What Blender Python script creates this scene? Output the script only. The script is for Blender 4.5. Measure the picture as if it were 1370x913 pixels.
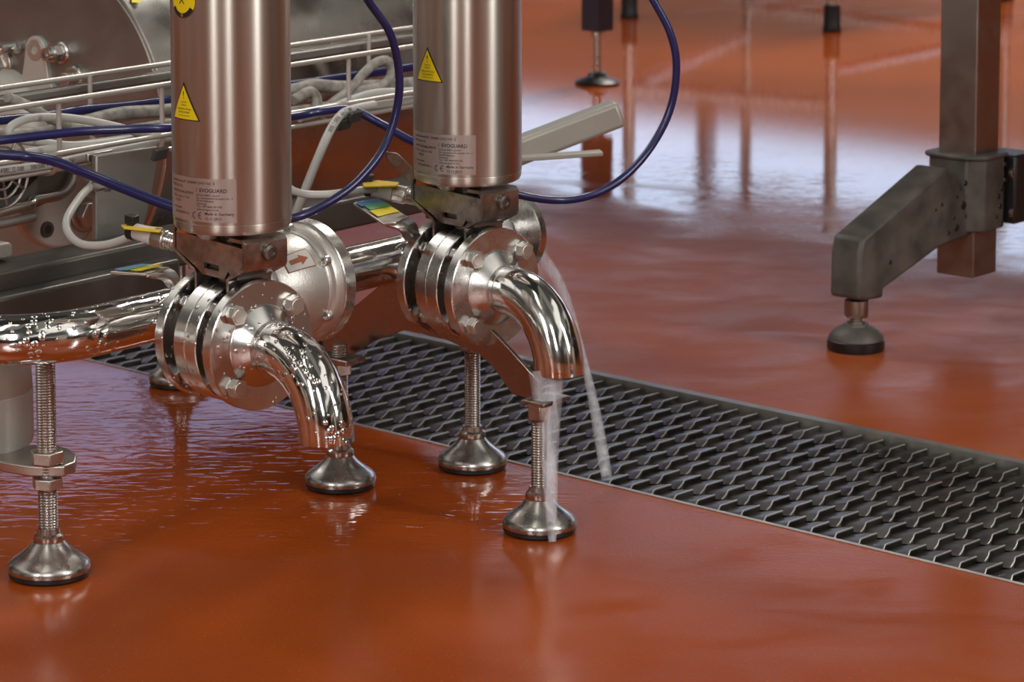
import bpy, bmesh, math, random
from mathutils import Vector, Matrix
R = math.radians; PI = math.pi
sc = bpy.context.scene; COL = sc.collection
random.seed(4)
for o in list(bpy.data.objects): bpy.data.objects.remove(o)

# ---------------------------------------------------------------- camera
F, CX, CY, H, PSI = 4000.0, 685.0, 41.0, 0.70, R(7)
cd = bpy.data.cameras.new('camera'); cam = bpy.data.objects.new('camera', cd); COL.objects.link(cam)
cam.location = (0, 0, H); cam.rotation_euler = (R(90)-PSI, 0, 0)
cd.sensor_width = 36; cd.lens = F/1370*36; cd.shift_y = -(456.5-CY)/1370
cd.clip_start = .05; cd.clip_end = 100
cd.dof.use_dof = True; cd.dof.focus_distance = 2.34; cd.dof.aperture_fstop = 18
sc.camera = cam
# ---------------------------------------------------------------- world, lights, exposure
sc.view_settings.view_transform = 'Standard'; sc.view_settings.look = 'None'
sc.view_settings.gamma = 1; sc.view_settings.use_curve_mapping = False
sc.view_settings.exposure = 0.0
w = bpy.data.worlds.new('hall'); sc.world = w; w.use_nodes = True
wn = w.node_tree.nodes; wl = w.node_tree.links
bg = wn['Background']
def wnode(t, **k):
    q = wn.new(t)
    for a, v in k.items(): setattr(q, a, v)
    return q
tc = wn.new('ShaderNodeTexCoord'); sx = wn.new('ShaderNodeSeparateXYZ'); wr = wn.new('ShaderNodeValToRGB')
wl.new(tc.outputs['Generated'], sx.inputs[0]); wl.new(sx.outputs[2], wr.inputs[0]); 
# the hall overhead and around: ceiling panels, dark beams and machinery as broad light and dark fields
vz = wnode('ShaderNodeMath', operation='MAXIMUM'); vz.inputs[1].default_value = .22; wl.new(sx.outputs[2], vz.inputs[0])
dv = []
for k in (0, 1):
    q = wnode('ShaderNodeMath', operation='DIVIDE'); wl.new(sx.outputs[k], q.inputs[0]); wl.new(vz.outputs[0], q.inputs[1]); dv.append(q)
cb_ = wn.new('ShaderNodeCombineXYZ'); wl.new(dv[0].outputs[0], cb_.inputs[0]); wl.new(dv[1].outputs[0], cb_.inputs[1])
mpw = wn.new('ShaderNodeMapping'); mpw.inputs['Rotation'].default_value = (0, 0, .8); mpw.inputs['Scale'].default_value = (2.6, .8, 1); wl.new(cb_.outputs[0], mpw.inputs[0])
vo = wnode('ShaderNodeTexVoronoi', distance='CHEBYCHEV'); vo.inputs['Scale'].default_value = 1.0; vo.inputs['Randomness'].default_value = .8; wl.new(mpw.outputs[0], vo.inputs[0])
sv = wn.new('ShaderNodeSeparateXYZ'); wl.new(vo.outputs['Color'], sv.inputs[0])
pr = wn.new('ShaderNodeValToRGB'); wl.new(sv.outputs[0], pr.inputs[0]); pr.color_ramp.interpolation = 'CONSTANT'
pe_ = pr.color_ramp.elements; pe_[0].position = 0; pe_[0].color = (.25, .24, .22, 1); pe_[1].position = .45; pe_[1].color = (.9, .86, .8, 1)
e = pe_.new(.72); e.color = (.10, .09, .08, 1); e = pe_.new(.84); e.color = (5.0, 4.9, 4.7, 1)
mxw = wnode('ShaderNodeMix', data_type='RGBA', blend_type='MULTIPLY'); mxw.inputs[0].default_value = 1
wl.new(wr.outputs[0], mxw.inputs[6]); wl.new(pr.outputs[0], mxw.inputs[7]); wl.new(mxw.outputs[2], bg.inputs[0])
wr.color_ramp.elements[0].position = 0.0; wr.color_ramp.elements[0].color = (.11, .065, .045, 1)
wr.color_ramp.elements[1].position = 1.0; wr.color_ramp.elements[1].color = (.42, .41, .395, 1)
e = wr.color_ramp.elements.new(.16); e.color = (.13, .10, .08, 1)
e = wr.color_ramp.elements.new(.45); e.color = (.33, .32, .31, 1)
bg.inputs[1].default_value = 0.62

def lamp(name, loc, target, sx_, sy_, power, color):
    l = bpy.data.lights.new(name, 'AREA'); l.shape = 'RECTANGLE'; l.size = sx_; l.size_y = sy_
    l.energy = power; l.color = color
    o = bpy.data.objects.new(name, l); COL.objects.link(o); o.location = loc
    o.rotation_euler = (Vector(target)-Vector(loc)).to_track_quat('-Z', 'Y').to_euler()
    return o
lamp('ceiling_tube_light', (-3.4, -3.9, 3.3), (-.1, 2.3, .2), .45, 3.0, 120, (1, .97, .94))
lamp('ceiling_tube_light', (.05, -4.4, 3.3), (-.1, 2.3, .2), .40, 3.0, 110, (1, .97, .94))
lamp('ceiling_tube_light', (5.4, -1.0, 3.3), (-.1, 2.3, .2), .65, 3.0, 150, (1, .97, .94))
lamp('ceiling_tube_light', (-.7, .9, 3.6), (-.4, 2.2, 0), .25, 1.8, 9, (1, .93, .82))
lamp('ceiling_tube_light', (-2.5, 5.2, 4.2), (-.3, 3.2, 0), .5, 3.2, 50, (1, .96, .9))
lamp('ceiling_tube_light', (1.6, 7.4, 4.2), (1.2, 6.4, 0), .6, 3.2, 190, (1, .94, .86))

# ---------------------------------------------------------------- geometry helpers
def ray(u, v):
    cx, cy = (u-CX)/F, -(v-CY)/F
    return Vector((cx, cy*math.sin(PSI)+math.cos(PSI), cy*math.cos(PSI)-math.sin(PSI)))
def P(u, v, y):
    d = ray(u, v); t = y/d.y; return Vector((0, 0, H))+d*t
def G(u, v, z=0.0):
    d = ray(u, v); t = (z-H)/d.z; return Vector((0, 0, H))+d*t
def PLH(u, v, p, n):
    d = ray(u, v); o = Vector((0, 0, H)); return o+d*((Vector(p)-o).dot(n)/d.dot(n))
bd = Vector((.6210, .7838, 0)); bn = Vector((-.7838, .6210, 0))      # run of the pipework and its far side
TH = R(43.5); av = Vector((math.sin(TH), -math.cos(TH), 0)); VRZ = math.atan2(av.y, av.x)
C1 = P(313, 451, 2.232); C2 = P(626, 381, 2.453); ZV = (C1.z+C2.z)/2
C1.z = ZV+.002; C2.z = ZV
M1 = C1-av*.090+Vector((0, 0, .004)); M2 = C2-av*.090+Vector((0, 0, .006))
M2.z = M1.z; bd = (M2-M1).normalized(); bn = Vector((-bd.y, bd.x, 0))
def B(u, v, off): return PLH(u, v, M1+bn*off, bn)

def frame(n, up=Vector((0, 0, 1))):
    n = n.normalized()
    if abs(n.dot(up)) > .95: up = Vector((1, 0, 0))
    x = up.cross(n).normalized(); y = n.cross(x); return x, y
class MB:
    def __init__(s): s.bm = bmesh.new()
    def lathe(s, prof, origin=(0, 0, 0), axis=(0, 0, 1), n=48, closed=False, a0=0, a1=2*PI):
        o = Vector(origin); ax = Vector(axis).normalized(); X, Y = frame(ax)
        full = abs(a1-a0-2*PI) < 1e-6; m = n if full else n+1
        rings = []
        for r, h in prof:
            if r < 1e-7: rings.append([s.bm.verts.new(o+ax*h)]); continue
            rings.append([s.bm.verts.new(o+ax*h+(X*math.cos(a0+(a1-a0)*k/n)+Y*math.sin(a0+(a1-a0)*k/n))*r) for k in range(m)])
        seq = list(zip(rings, rings[1:]))
        if closed: seq.append((rings[-1], rings[0]))
        for A, Bq in seq:
            for k in range(n):
                k2 = (k+1) % m
                try:
                    if len(A) == 1 and len(Bq) == 1: continue
                    if len(A) == 1: s.bm.faces.new((A[0], Bq[k2], Bq[k]))
                    elif len(Bq) == 1: s.bm.faces.new((A[k], A[k2], Bq[0]))
                    else: s.bm.faces.new((A[k], A[k2], Bq[k2], Bq[k]))
                except ValueError: pass
        return s
    def tube(s, pts, r, n=14, cap=True, rf=None, inner=None):
        pts = [Vector(p) for p in pts]; N = len(pts)
        T = [(pts[min(i+1, N-1)]-pts[max(i-1, 0)]).normalized() for i in range(N)]
        X, Y = frame(T[0]); rings = []
        for i in range(N):
            X = (X-T[i]*X.dot(T[i])).normalized(); Y = T[i].cross(X)
            rr = rf(i/(N-1)) if rf else r
            rings.append([s.bm.verts.new(pts[i]+(X*math.cos(2*PI*k/n)+Y*math.sin(2*PI*k/n))*rr) for k in range(n)])
        for A, Bq in zip(rings, rings[1:]):
            for k in range(n): s.bm.faces.new((A[k], A[(k+1) % n], Bq[(k+1) % n], Bq[k]))
        if inner:      # hollow far end
            T1 = T[-1]; last = rings[-1]
            ir = [s.bm.verts.new(pts[-1]+(v.co-pts[-1])*inner) for v in last]
            ib = [s.bm.verts.new(v.co-T1*.006) for v in ir]
            for k in range(n):
                s.bm.faces.new((last[k], last[(k+1) % n], ir[(k+1) % n], ir[k]))
                s.bm.faces.new((ir[k], ir[(k+1) % n], ib[(k+1) % n], ib[k]))
            s.bm.faces.new(ib); s.bm.faces.new(rings[0][::-1])
        elif cap:
            s.bm.faces.new(rings[0][::-1]); s.bm.faces.new(rings[-1])
        return s
    def prism(s, poly, vec):
        vec = Vector(vec); a = [s.bm.verts.new(Vector(p)) for p in poly]; b = [s.bm.verts.new(Vector(p)+vec) for p in poly]
        s.bm.faces.new(a); s.bm.faces.new(b[::-1]); n = len(a)
        for i in range(n): s.bm.faces.new((a[i], b[i], b[(i+1) % n], a[(i+1) % n]))
        return s
    def box(s, c, x, y, z):
        c, x, y, z = map(Vector, (c, x, y, z))
        return s.prism([c-x-y-z, c+x-y-z, c+x+y-z, c-x+y-z], z*2)
    def hexa(s, c, ax, flat, h, rot=0):
        c = Vector(c); ax = Vector(ax).normalized(); X, Y = frame(ax); r = flat/2/math.cos(PI/6)
        s.prism([c+(X*math.cos(rot+k*PI/3)+Y*math.sin(rot+k*PI/3))*r for k in range(6)], ax*h)
        return s
    def strip(s, a, b):
        A = [s.bm.verts.new(p) for p in a]; Bq = [s.bm.verts.new(p) for p in b]
        for i in range(len(A)-1): s.bm.faces.new((A[i], A[i+1], Bq[i+1], Bq[i]))
        return s
    def build(s, name, m, parent=None, bevel=0, smooth=True, solid=0, ang=35):
        bmesh.ops.recalc_face_normals(s.bm, faces=s.bm.faces)
        me = bpy.data.meshes.new(name); s.bm.to_mesh(me); s.bm.free()
        o = bpy.data.objects.new(name, me); COL.objects.link(o); me.materials.append(m)
        if smooth:
            for p in me.polygons: p.use_smooth = True
            me.set_sharp_from_angle(angle=R(ang))
        if solid:
            q = o.modifiers.new('t', 'SOLIDIFY'); q.thickness = solid; q.offset = 0
        if bevel:
            q = o.modifiers.new('b', 'BEVEL'); q.width = bevel; q.segments = 2; q.limit_method = 'ANGLE'; q.angle_limit = R(35)
        if parent: o.parent = parent
        return o
def tag(o, label=None, cat=None, group=None, kind=None):
    if label: o['label'] = label
    if cat: o['category'] = cat
    if group: o['group'] = group
    if kind: o['kind'] = kind
    return o
def thing(name, label, cat, loc=(0, 0, 0), rz=0, group=None):
    o = bpy.data.objects.new(name, None); COL.objects.link(o); o.location = loc; o.rotation_euler = (0, 0, rz)
    o.empty_display_size = .02
    return tag(o, label, cat, group)
def cr(pts, n=12):
    pts = [Vector(p) for p in pts]; q = [pts[0]*2-pts[1]]+pts+[pts[-1]*2-pts[-2]]; out = []
    for i in range(1, len(q)-2):
        p0, p1, p2, p3 = q[i-1:i+3]
        for k in range(n):
            t = k/n
            out.append(.5*((2*p1)+(p2-p0)*t+(2*p0-5*p1+4*p2-p3)*t*t+(3*p1-p0-3*p2+p3)*t**3))
    out.append(pts[-1]); return out
def hose(name, pts, r, m, label=None, cat=None, group=None, parent=None, n=12, seg=14):
    o = MB().tube(cr(pts, seg), r, n).build(name, m, parent)
    if label: tag(o, label, cat, group)
    return o
def text_mesh(body, size, fn, m, name, parent, align='LEFT', bold=.0):
    c = bpy.data.curves.new('t', 'FONT'); c.body = body; c.size = size; c.resolution_u = 2; c.align_x = align; c.offset = bold
    t = bpy.data.objects.new('t', c); COL.objects.link(t)
    dg = bpy.context.evaluated_depsgraph_get(); dg.update(); me = bpy.data.meshes.new_from_object(t.evaluated_get(dg))
    bpy.data.objects.remove(t)
    bm = bmesh.new(); bm.from_mesh(me)
    if fn:
        for v in bm.verts: v.co = fn(v.co.x, v.co.y)
    bm.to_mesh(me); bm.free(); me.materials.clear(); me.materials.append(m)
    o = bpy.data.objects.new(name, me); COL.objects.link(o)
    if parent: o.parent = parent
    return o

# ---------------------------------------------------------------- materials
def mat(name, col, rough=.5, metal=0.0, coat=0.0, bump=None, colvar=None, roughvar=None, aniso=0, spec=None):
    m = bpy.data.materials.new(name); m.use_nodes = True; nt = m.node_tree; n = nt.nodes; l = nt.links; b = n['Principled BSDF']
    b.inputs['Base Color'].default_value = (*col, 1); b.inputs['Roughness'].default_value = rough
    b.inputs['Metallic'].default_value = metal; b.inputs['Coat Weight'].default_value = coat
    if spec is not None: b.inputs['Specular IOR Level'].default_value = spec
    t = n.new('ShaderNodeTexCoord')
    def noise(scale, det=4, sc3=None):
        x = n.new('ShaderNodeTexNoise'); x.inputs['Scale'].default_value = scale; x.inputs['Detail'].default_value = det
        if sc3:
            mp = n.new('ShaderNodeMapping'); mp.inputs['Scale'].default_value = sc3; l.new(t.outputs['Object'], mp.inputs[0]); l.new(mp.outputs[0], x.inputs[0])
        else: l.new(t.outputs['Object'], x.inputs[0])
        return x
    if colvar:
        x = noise(colvar[0]); r = n.new('ShaderNodeValToRGB'); l.new(x.outputs[0], r.inputs[0])
        r.color_ramp.elements[0].position = .35; r.color_ramp.elements[1].position = .65
        r.color_ramp.elements[0].color = (*[c*(1-colvar[1]) for c in col], 1); r.color_ramp.elements[1].color = (*[min(1, c*(1+colvar[1])) for c in col], 1)
        l.new(r.outputs[0], b.inputs['Base Color'])
    if roughvar:
        x = noise(roughvar[0], 5, roughvar[2] if len(roughvar) > 2 else None); r = n.new('ShaderNodeMapRange'); l.new(x.outputs[0], r.inputs[0])
        r.inputs[1].default_value = .3; r.inputs[2].default_value = .7
        r.inputs[3].default_value = max(0.02, rough-roughvar[1]); r.inputs[4].default_value = rough+roughvar[1]; l.new(r.outputs[0], b.inputs['Roughness'])
    if bump:
        x = noise(bump[0], 3, bump[2] if len(bump) > 2 else None); q = n.new('ShaderNodeBump'); q.inputs['Distance'].default_value = bump[1]
        q.inputs['Strength'].default_value = 1; l.new(x.outputs[0], q.inputs['Height']); l.new(q.outputs[0], b.inputs['Normal'])
    if aniso:
        b.inputs['Anisotropic'].default_value = aniso; b.inputs['Anisotropic Rotation'].default_value = .25
        tg = n.new('ShaderNodeTangent'); tg.direction_type = 'RADIAL'; tg.axis = 'Z'; l.new(tg.outputs[0], b.inputs['Tangent'])
    return m
def wet(m, scale=160, h=.0011, thr=.36):
    """beads of water sitting on the surface: a droplet relief"""
    n = m.node_tree.nodes; l = m.node_tree.links; b = n['Principled BSDF']; t = n.new('ShaderNodeTexCoord')
    no = n.new('ShaderNodeTexNoise'); no.inputs['Scale'].default_value = 30; l.new(t.outputs['Object'], no.inputs[0])
    v = n.new('ShaderNodeTexVoronoi'); v.inputs['Scale'].default_value = scale; v.inputs['Randomness'].default_value = 1; l.new(t.outputs['Object'], v.inputs[0])
    th = n.new('ShaderNodeMapRange'); l.new(no.outputs[0], th.inputs[0]); th.inputs[1].default_value = .35; th.inputs[2].default_value = .65
    th.inputs[3].default_value = .12; th.inputs[4].default_value = thr+.12
    sb = n.new('ShaderNodeMath'); sb.operation = 'SUBTRACT'; sb.use_clamp = True; l.new(th.outputs[0], sb.inputs[0]); l.new(v.outputs['Distance'], sb.inputs[1])
    pw = n.new('ShaderNodeMath'); pw.operation = 'POWER'; pw.inputs[1].default_value = .5; l.new(sb.outputs[0], pw.inputs[0])
    q = n.new('ShaderNodeBump'); q.inputs['Distance'].default_value = h; q.inputs['Strength'].default_value = 1
    l.new(pw.outputs[0], q.inputs['Height'])
    old = b.inputs['Normal'].links
    if old: l.new(old[0].from_socket, q.inputs['Normal'])
    l.new(q.outputs[0], b.inputs['Normal'])
    return m
STEEL = (.62, .61, .59)
M_pol = mat('polished_steel', (.70, .69, .67), .13, 1, bump=(22, .0012), roughvar=(60, .05))
M_polw = wet(mat('polished_steel_wet', (.70, .69, .67), .10, 1, bump=(22, .0014)), 150, .0016)
M_fl = mat('machined_steel', STEEL, .28, 1, roughvar=(90, .06))
M_flw = wet(mat('machined_steel_wet', STEEL, .24, 1), 170, .0012, .22)
M_br = mat('brushed_steel', (.57, .545, .495), .40, 1, aniso=.96)
M_sat = mat('satin_steel', (.55, .52, .48), .34, 1, roughvar=(50, .08), bump=(300, .0001))
M_brk = mat('stained_sheet_steel', (.40, .36, .33), .33, 1, colvar=(70, .3), roughvar=(80, .1))
M_cast = mat('bead_blasted_steel', (.62, .60, .56), .42, .85, bump=(500, .0002))
M_core = mat('dark_recess_steel', (.20, .18, .16), .4, 1)
M_thr = mat('threaded_rod_steel', (.50, .45, .42), .25, 1)
M_foot = mat('foot_steel', (.47, .455, .43), .27, 1, roughvar=(80, .06))
M_bolt = mat('bolt_steel', (.62, .60, .55), .36, .9, bump=(900, .0001))
M_rub = mat('black_rubber', (.012, .012, .013), .35)
M_dk = mat('dark_frame_steel', (.13, .12, .11), .38, .8, roughvar=(30, .1))
M_plate = mat('plate_steel', (.27, .26, .24), .42, .75, colvar=(12, .15), roughvar=(25, .08))
M_drum = mat('drum_steel', (.48, .47, .44), .30, 1, colvar=(14, .12), roughvar=(18, .1), bump=(8, .002))
M_grey = mat('grey_paint', (.50, .49, .45), .45, .2, bump=(400, .0002))
M_pc = mat('pale_powder_coat', (.42, .40, .36), .45, .3, bump=(700, .0002))
M_rod = mat('galvanised_wire', (.62, .60, .56), .38, .7)
M_blue = mat('blue_hose', (.010, .011, .085), .32, coat=.2)
M_cab = mat('grey_cable', (.46, .45, .42), .45)
M_cab2 = mat('dusty_cable', (.30, .28, .25), .6, colvar=(120, .3))
M_blk = mat('black_plastic', (.015, .014, .014), .4)
M_yel = mat('yellow_plastic', (.80, .55, .02), .4)
M_lbl = mat('silver_label', (.52, .50, .48), .32, .75)
M_ink = mat('black_ink', (.02, .018, .018), .5)
M_yst = mat('yellow_sticker', (.83, .66, .01), .4)
M_wht = mat('white_sticker', (.62, .61, .57), .5)
M_rdk = mat('red_brown_print', (.36, .10, .04), .5)
M_sb = mat('blue_print', (.16, .36, .66), .4); M_sg = mat('green_print', (.16, .48, .22), .4)
M_conv = mat('conveyor_leg_plastic', (.085, .076, .066), .5, colvar=(28, .35), bump=(120, .0003))
M_post = mat('post_steel', (.36, .32, .29), .4, 1, roughvar=(40, .08))
M_bt = mat('dark_blue_frame', (.03, .035, .06), .4)

# ---------------------------------------------------------------- room shell
e1 = None
fa, fb = G(475, 564), G(1370, 785.5)
ka, kb = G(520, 446), G(1370, 619)
e1 = ((fb-fa).normalized()+(kb-ka).normalized()).normalized(); e2 = Vector((-e1.y, e1.x, 0))
d0 = ((fa+fb)/2).dot(e2); d1 = ((ka+kb)/2).dot(e2)
DW = d1-d0
def DR(s, t, z): return e1*s+e2*(d0+t)+Vector((0, 0, z))
# floor material: red resin, wet film, ripples
def floor_mat():
    m = bpy.data.materials.new('wet_red_resin'); m.use_nodes = True; nt = m.node_tree; n = nt.nodes; l = nt.links; b = n['Principled BSDF']
    t = n.new('ShaderNodeTexCoord')
    def mp(sx=1, sy=1, rz=0, loc=(0, 0, 0)):
        q = n.new('ShaderNodeMapping'); q.inputs['Scale'].default_value = (sx, sy, 1); q.inputs['Rotation'].default_value = (0, 0, rz); q.inputs['Location'].default_value = loc
        l.new(t.outputs['Object'], q.inputs[0]); return q.outputs[0]
    def noise(vec, s, det=4, dist=0, rough=.5):
        q = n.new('ShaderNodeTexNoise'); q.inputs['Scale'].default_value = s; q.inputs['Detail'].default_value = det; q.inputs['Distortion'].default_value = dist
        q.inputs['Roughness'].default_value = rough
        l.new(vec, q.inputs[0]); return q.outputs[0]
    def mr(x, a, bb, c=0, d=1, smooth=False):
        q = n.new('ShaderNodeMapRange'); q.clamp = True
        if smooth: q.interpolation_type = 'SMOOTHSTEP'
        l.new(x, q.inputs[0])
        for i, vv in zip((1, 2, 3, 4), (a, bb, c, d)): q.inputs[i].default_value = vv
        return q.outputs[0]
    def mth(op, x, y):
        q = n.new('ShaderNodeMath'); q.operation = op
        for i, s in enumerate((x, y)):
            if isinstance(s, (int, float)): q.inputs[i].default_value = s
            else: l.new(s, q.inputs[i])
        return q.outputs[0]
    def blob(cx, cy, rx, ry, rz=0, soft=.35, warp=.25):
        """a pool of standing water with an irregular edge"""
        q = n.new('ShaderNodeVectorMath'); q.operation = 'SUBTRACT'; q.inputs[1].default_value = (cx, cy, 0); l.new(t.outputs['Object'], q.inputs[0])
        q2 = n.new('ShaderNodeMapping'); q2.vector_type = 'POINT'; q2.inputs['Rotation'].default_value = (0, 0, -rz); l.new(q.outputs[0], q2.inputs[0])
        q3 = n.new('ShaderNodeVectorMath'); q3.operation = 'MULTIPLY'; q3.inputs[1].default_value = (1/rx, 1/ry, 0); l.new(q2.outputs[0], q3.inputs[0])
        q4 = n.new('ShaderNodeVectorMath'); q4.operation = 'LENGTH'; l.new(q3.outputs[0], q4.inputs[0])
        s = mth('ADD', q4.outputs['Value'], mr(noise(mp(), 6, 5), .3, .7, -warp, warp))
        return mr(s, 1-soft, 1+soft*.2, 1, 0, True)
    # colour of the resin itself
    cr_ = n.new('ShaderNodeValToRGB'); l.new(noise(mp(), 2.2, 5), cr_.inputs[0])
    cr_.color_ramp.elements[0].position = .3; cr_.color_ramp.elements[0].color = (.30, .050, .006, 1)
    cr_.color_ramp.elements[1].position = .7; cr_.color_ramp.elements[1].color = (.42, .080, .009, 1)
    # fine speckle of the aggregate
    sp = mr(noise(mp(), 420, 2), .62, .75)
    mixc = n.new('ShaderNodeMix'); mixc.data_type = 'RGBA'; l.new(mth('MULTIPLY', sp, .35), mixc.inputs[0]); l.new(cr_.outputs[0], mixc.inputs[6]); mixc.inputs[7].default_value = (.50, .24, .13, 1)
    # pools
    g = [G(230, 640), G(950, 210), G(1150, 120), G(700, 480)]
    ang = math.atan2(e1.y, e1.x)
    dt = n.new('ShaderNodeVectorMath'); dt.operation = 'DOT_PRODUCT'; dt.inputs[1].default_value = tuple(e2); l.new(t.outputs['Object'], dt.inputs[0])
    tt = mth('ADD', dt.outputs['Value'], mr(noise(mp(), 5, 5), .3, .7, -.10, .10))
    tA, tB, tC = [G(*q).dot(e2) for q in ((1000, 185), (1000, 325), (1000, 60))]
    near = blob(g[0].x-.08, g[0].y+.10, .50, .34, ang, .5, .25)
    front = blob(0.0, 1.9, 1.8, .6, 0, .5, .2)
    standing = mth('MULTIPLY', mr(tt, tB-.05, tA-.42, 0, 1, True), mr(tt, tC, tC+1.2, 1, .55))      # water lying beyond the drain
    patches = mr(noise(mp(1, 1.3), 4.5, 4, .6), .42, .58, .70, 1.0)
    standing = mth('MULTIPLY', standing, mth('MAXIMUM', patches, mr(tt, tA-.6, tA-.3, 0, 1)))
    far = mr(tt, tA-.42, tA-.05, 0, 1, True)
    pool = mth('MAXIMUM', mth('MAXIMUM', near, mth('MULTIPLY', front, .25)), standing)
    infront = mr(dt.outputs['Value'], d0-.02, d0, 1, 0)
    damp = mth('MULTIPLY', mr(noise(mp(1, 1.6), 9, 6, .4, .6), .42, .68, 0, .34), mr(infront, 0, 1, 1, .5))
    wetness = mth('MINIMUM', mth('ADD', pool, mth('ADD', damp, mth('MULTIPLY', infront, .38))), 1.0)
    l.new(mr(wetness, 0, 1, .44, .055), b.inputs['Roughness'])
    # dry film haze: whitish pink where the surface only is damp
    dry = mth('MULTIPLY', mth('MULTIPLY', mr(wetness, .05, .30, 1, 0), mr(noise(mp(1, 1.5), 7, 5, .5), .45, .6)), .25)
    mix2 = n.new('ShaderNodeMix'); mix2.data_type = 'RGBA'; l.new(dry, mix2.inputs[0]); l.new(mixc.outputs[2], mix2.inputs[6]); mix2.inputs[7].default_value = (.42, .16, .09, 1)
    l.new(mix2.outputs[2], b.inputs['Base Color'])
    b.inputs['IOR'].default_value = 1.4
    # relief: ripples of running water in the pools, orange peel elsewhere
    rip = noise(mp(1, 2.6, R(-12)), 30, 1.5, 1.0)
    rip2 = noise(mp(1, 2.2, R(20)), 95, 2, .8)
    calm = mth('MULTIPLY', mth('SUBTRACT', 1.0, mth('MULTIPLY', far, .9)), mr(infront, 0, 1, .42, 1))
    h = mth('MULTIPLY', mth('ADD', mth('MULTIPLY', rip, .0006), mth('MULTIPLY', rip2, .00006)), mth('MULTIPLY', mth('ADD', mth('MULTIPLY', mth('MAXIMUM', near, standing), .95), .05), calm))
    pee = mth('MULTIPLY', noise(mp(), 260, 2), mr(wetness, 0, .8, .00035, .00003))
    bp = n.new('ShaderNodeBump'); bp.inputs['Strength'].default_value = 1; bp.inputs['Distance'].default_value = 1
    l.new(mth('ADD', h, pee), bp.inputs['Height']); l.new(bp.outputs[0], b.inputs['Normal'])
    return m
M_floor = floor_mat()
mb = MB(); S = 26
for t0, t1 in ((-S, -.004), (DW+.010, S)):
    mb.prism([DR(-S, t0, 0), DR(S, t0, 0), DR(S, t1, 0), DR(-S, t1, 0)], (0, 0, -.05))
tag(mb.build('floor', M_floor, smooth=False), 'wet red resin floor of the production hall', kind='structure')

M_wall = mat('warm_wall', (.42, .30, .24), .6, colvar=(1.2, .15))
M_sky = bpy.data.materials.new('window_daylight'); M_sky.use_nodes = True
nn = M_sky.node_tree.nodes; nn.remove(nn['Principled BSDF']); em = nn.new('ShaderNodeEmission'); em.inputs[0].default_value = (.62, .76, 1, 1); em.inputs[1].default_value = 2.4
M_sky.node_tree.links.new(em.outputs[0], nn['Material Output'].inputs[0])
M_sky2 = M_sky.copy(); M_sky2.name = 'window_daylight_dimmed'; e_ = [q for q in M_sky2.node_tree.nodes if q.type == 'EMISSION'][0]; e_.inputs[0].default_value = (.50, .54, .88, 1); e_.inputs[1].default_value = 1.15  # dimmer, bluer copy of the daylight, weakens its reflection on the floor
M_frame = mat('window_frame_grey', (.25, .26, .28), .5)
def window_wall(name, origin, dirv, inward, L, Hh, wins, sill, head, idx):
    """wall with openings: origin = start, dirv runs along it"""
    mb = MB(); th = inward*-.2
    def q(a, b_, z0, z1): mb.prism([origin+dirv*a+Vector((0, 0, z0)), origin+dirv*b_+Vector((0, 0, z0)), origin+dirv*b_+Vector((0, 0, z1)), origin+dirv*a+Vector((0, 0, z1))], th)
    q(0, L, 0, sill); q(0, L, head, Hh); x = 0
    for a, b_, hd in wins: q(x, a, sill, head); q(a, b_, hd, head); x = b_
    q(x, L, sill, head)
    tag(mb.build(name, M_wall, smooth=False), kind='structure')
    for k, (a, b_, head) in enumerate(wins):
        fr = MB(); c = origin+inward*-.06
        def bar(a0, z0, a1, z1, t_=.05):
            p0 = c+dirv*a0+Vector((0, 0, z0)); p1 = c+dirv*a1+Vector((0, 0, z1)); d = (p1-p0); dn = d.normalized()
            fr.box((p0+p1)/2, d/2, inward*.03, dn.cross(inward)*t_/2)
        bar(a, sill+.03, b_, sill+.03); bar(a, head-.03, b_, head-.03); bar(a+.03, sill, a+.03, head); bar(b_-.03, sill, b_-.03, head); bar((a+b_)/2, sill, (a+b_)/2, head); bar(a, (sill+head)/2, b_, (sill+head)/2)
        o = fr.build('window_%d' % (idx+k), M_frame, smooth=False); tag(o, kind='structure')
        g_ = MB().prism([origin+inward*-.12+dirv*a+Vector((0, 0, sill)), origin+inward*-.12+dirv*b_+Vector((0, 0, sill)), origin+inward*-.12+dirv*b_+Vector((0, 0, head)), origin+inward*-.12+dirv*a+Vector((0, 0, head))], inward*-.01)
        g_.build('pane', M_sky if head < 3 else M_sky2, o, smooth=False)
# back wall, parallel to the drain
wo = Vector((0, 11.9, 0))-e1*9
window_wall('wall_back', wo, e1, -e2, 18, 5.5, [(.4, 4.9, 3.3), (5.4, 8.0, 3.3), (8.4, 11.5, 2.25), (12.0, 15.4, 2.25)], 1.0, 3.9, 1)
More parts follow.
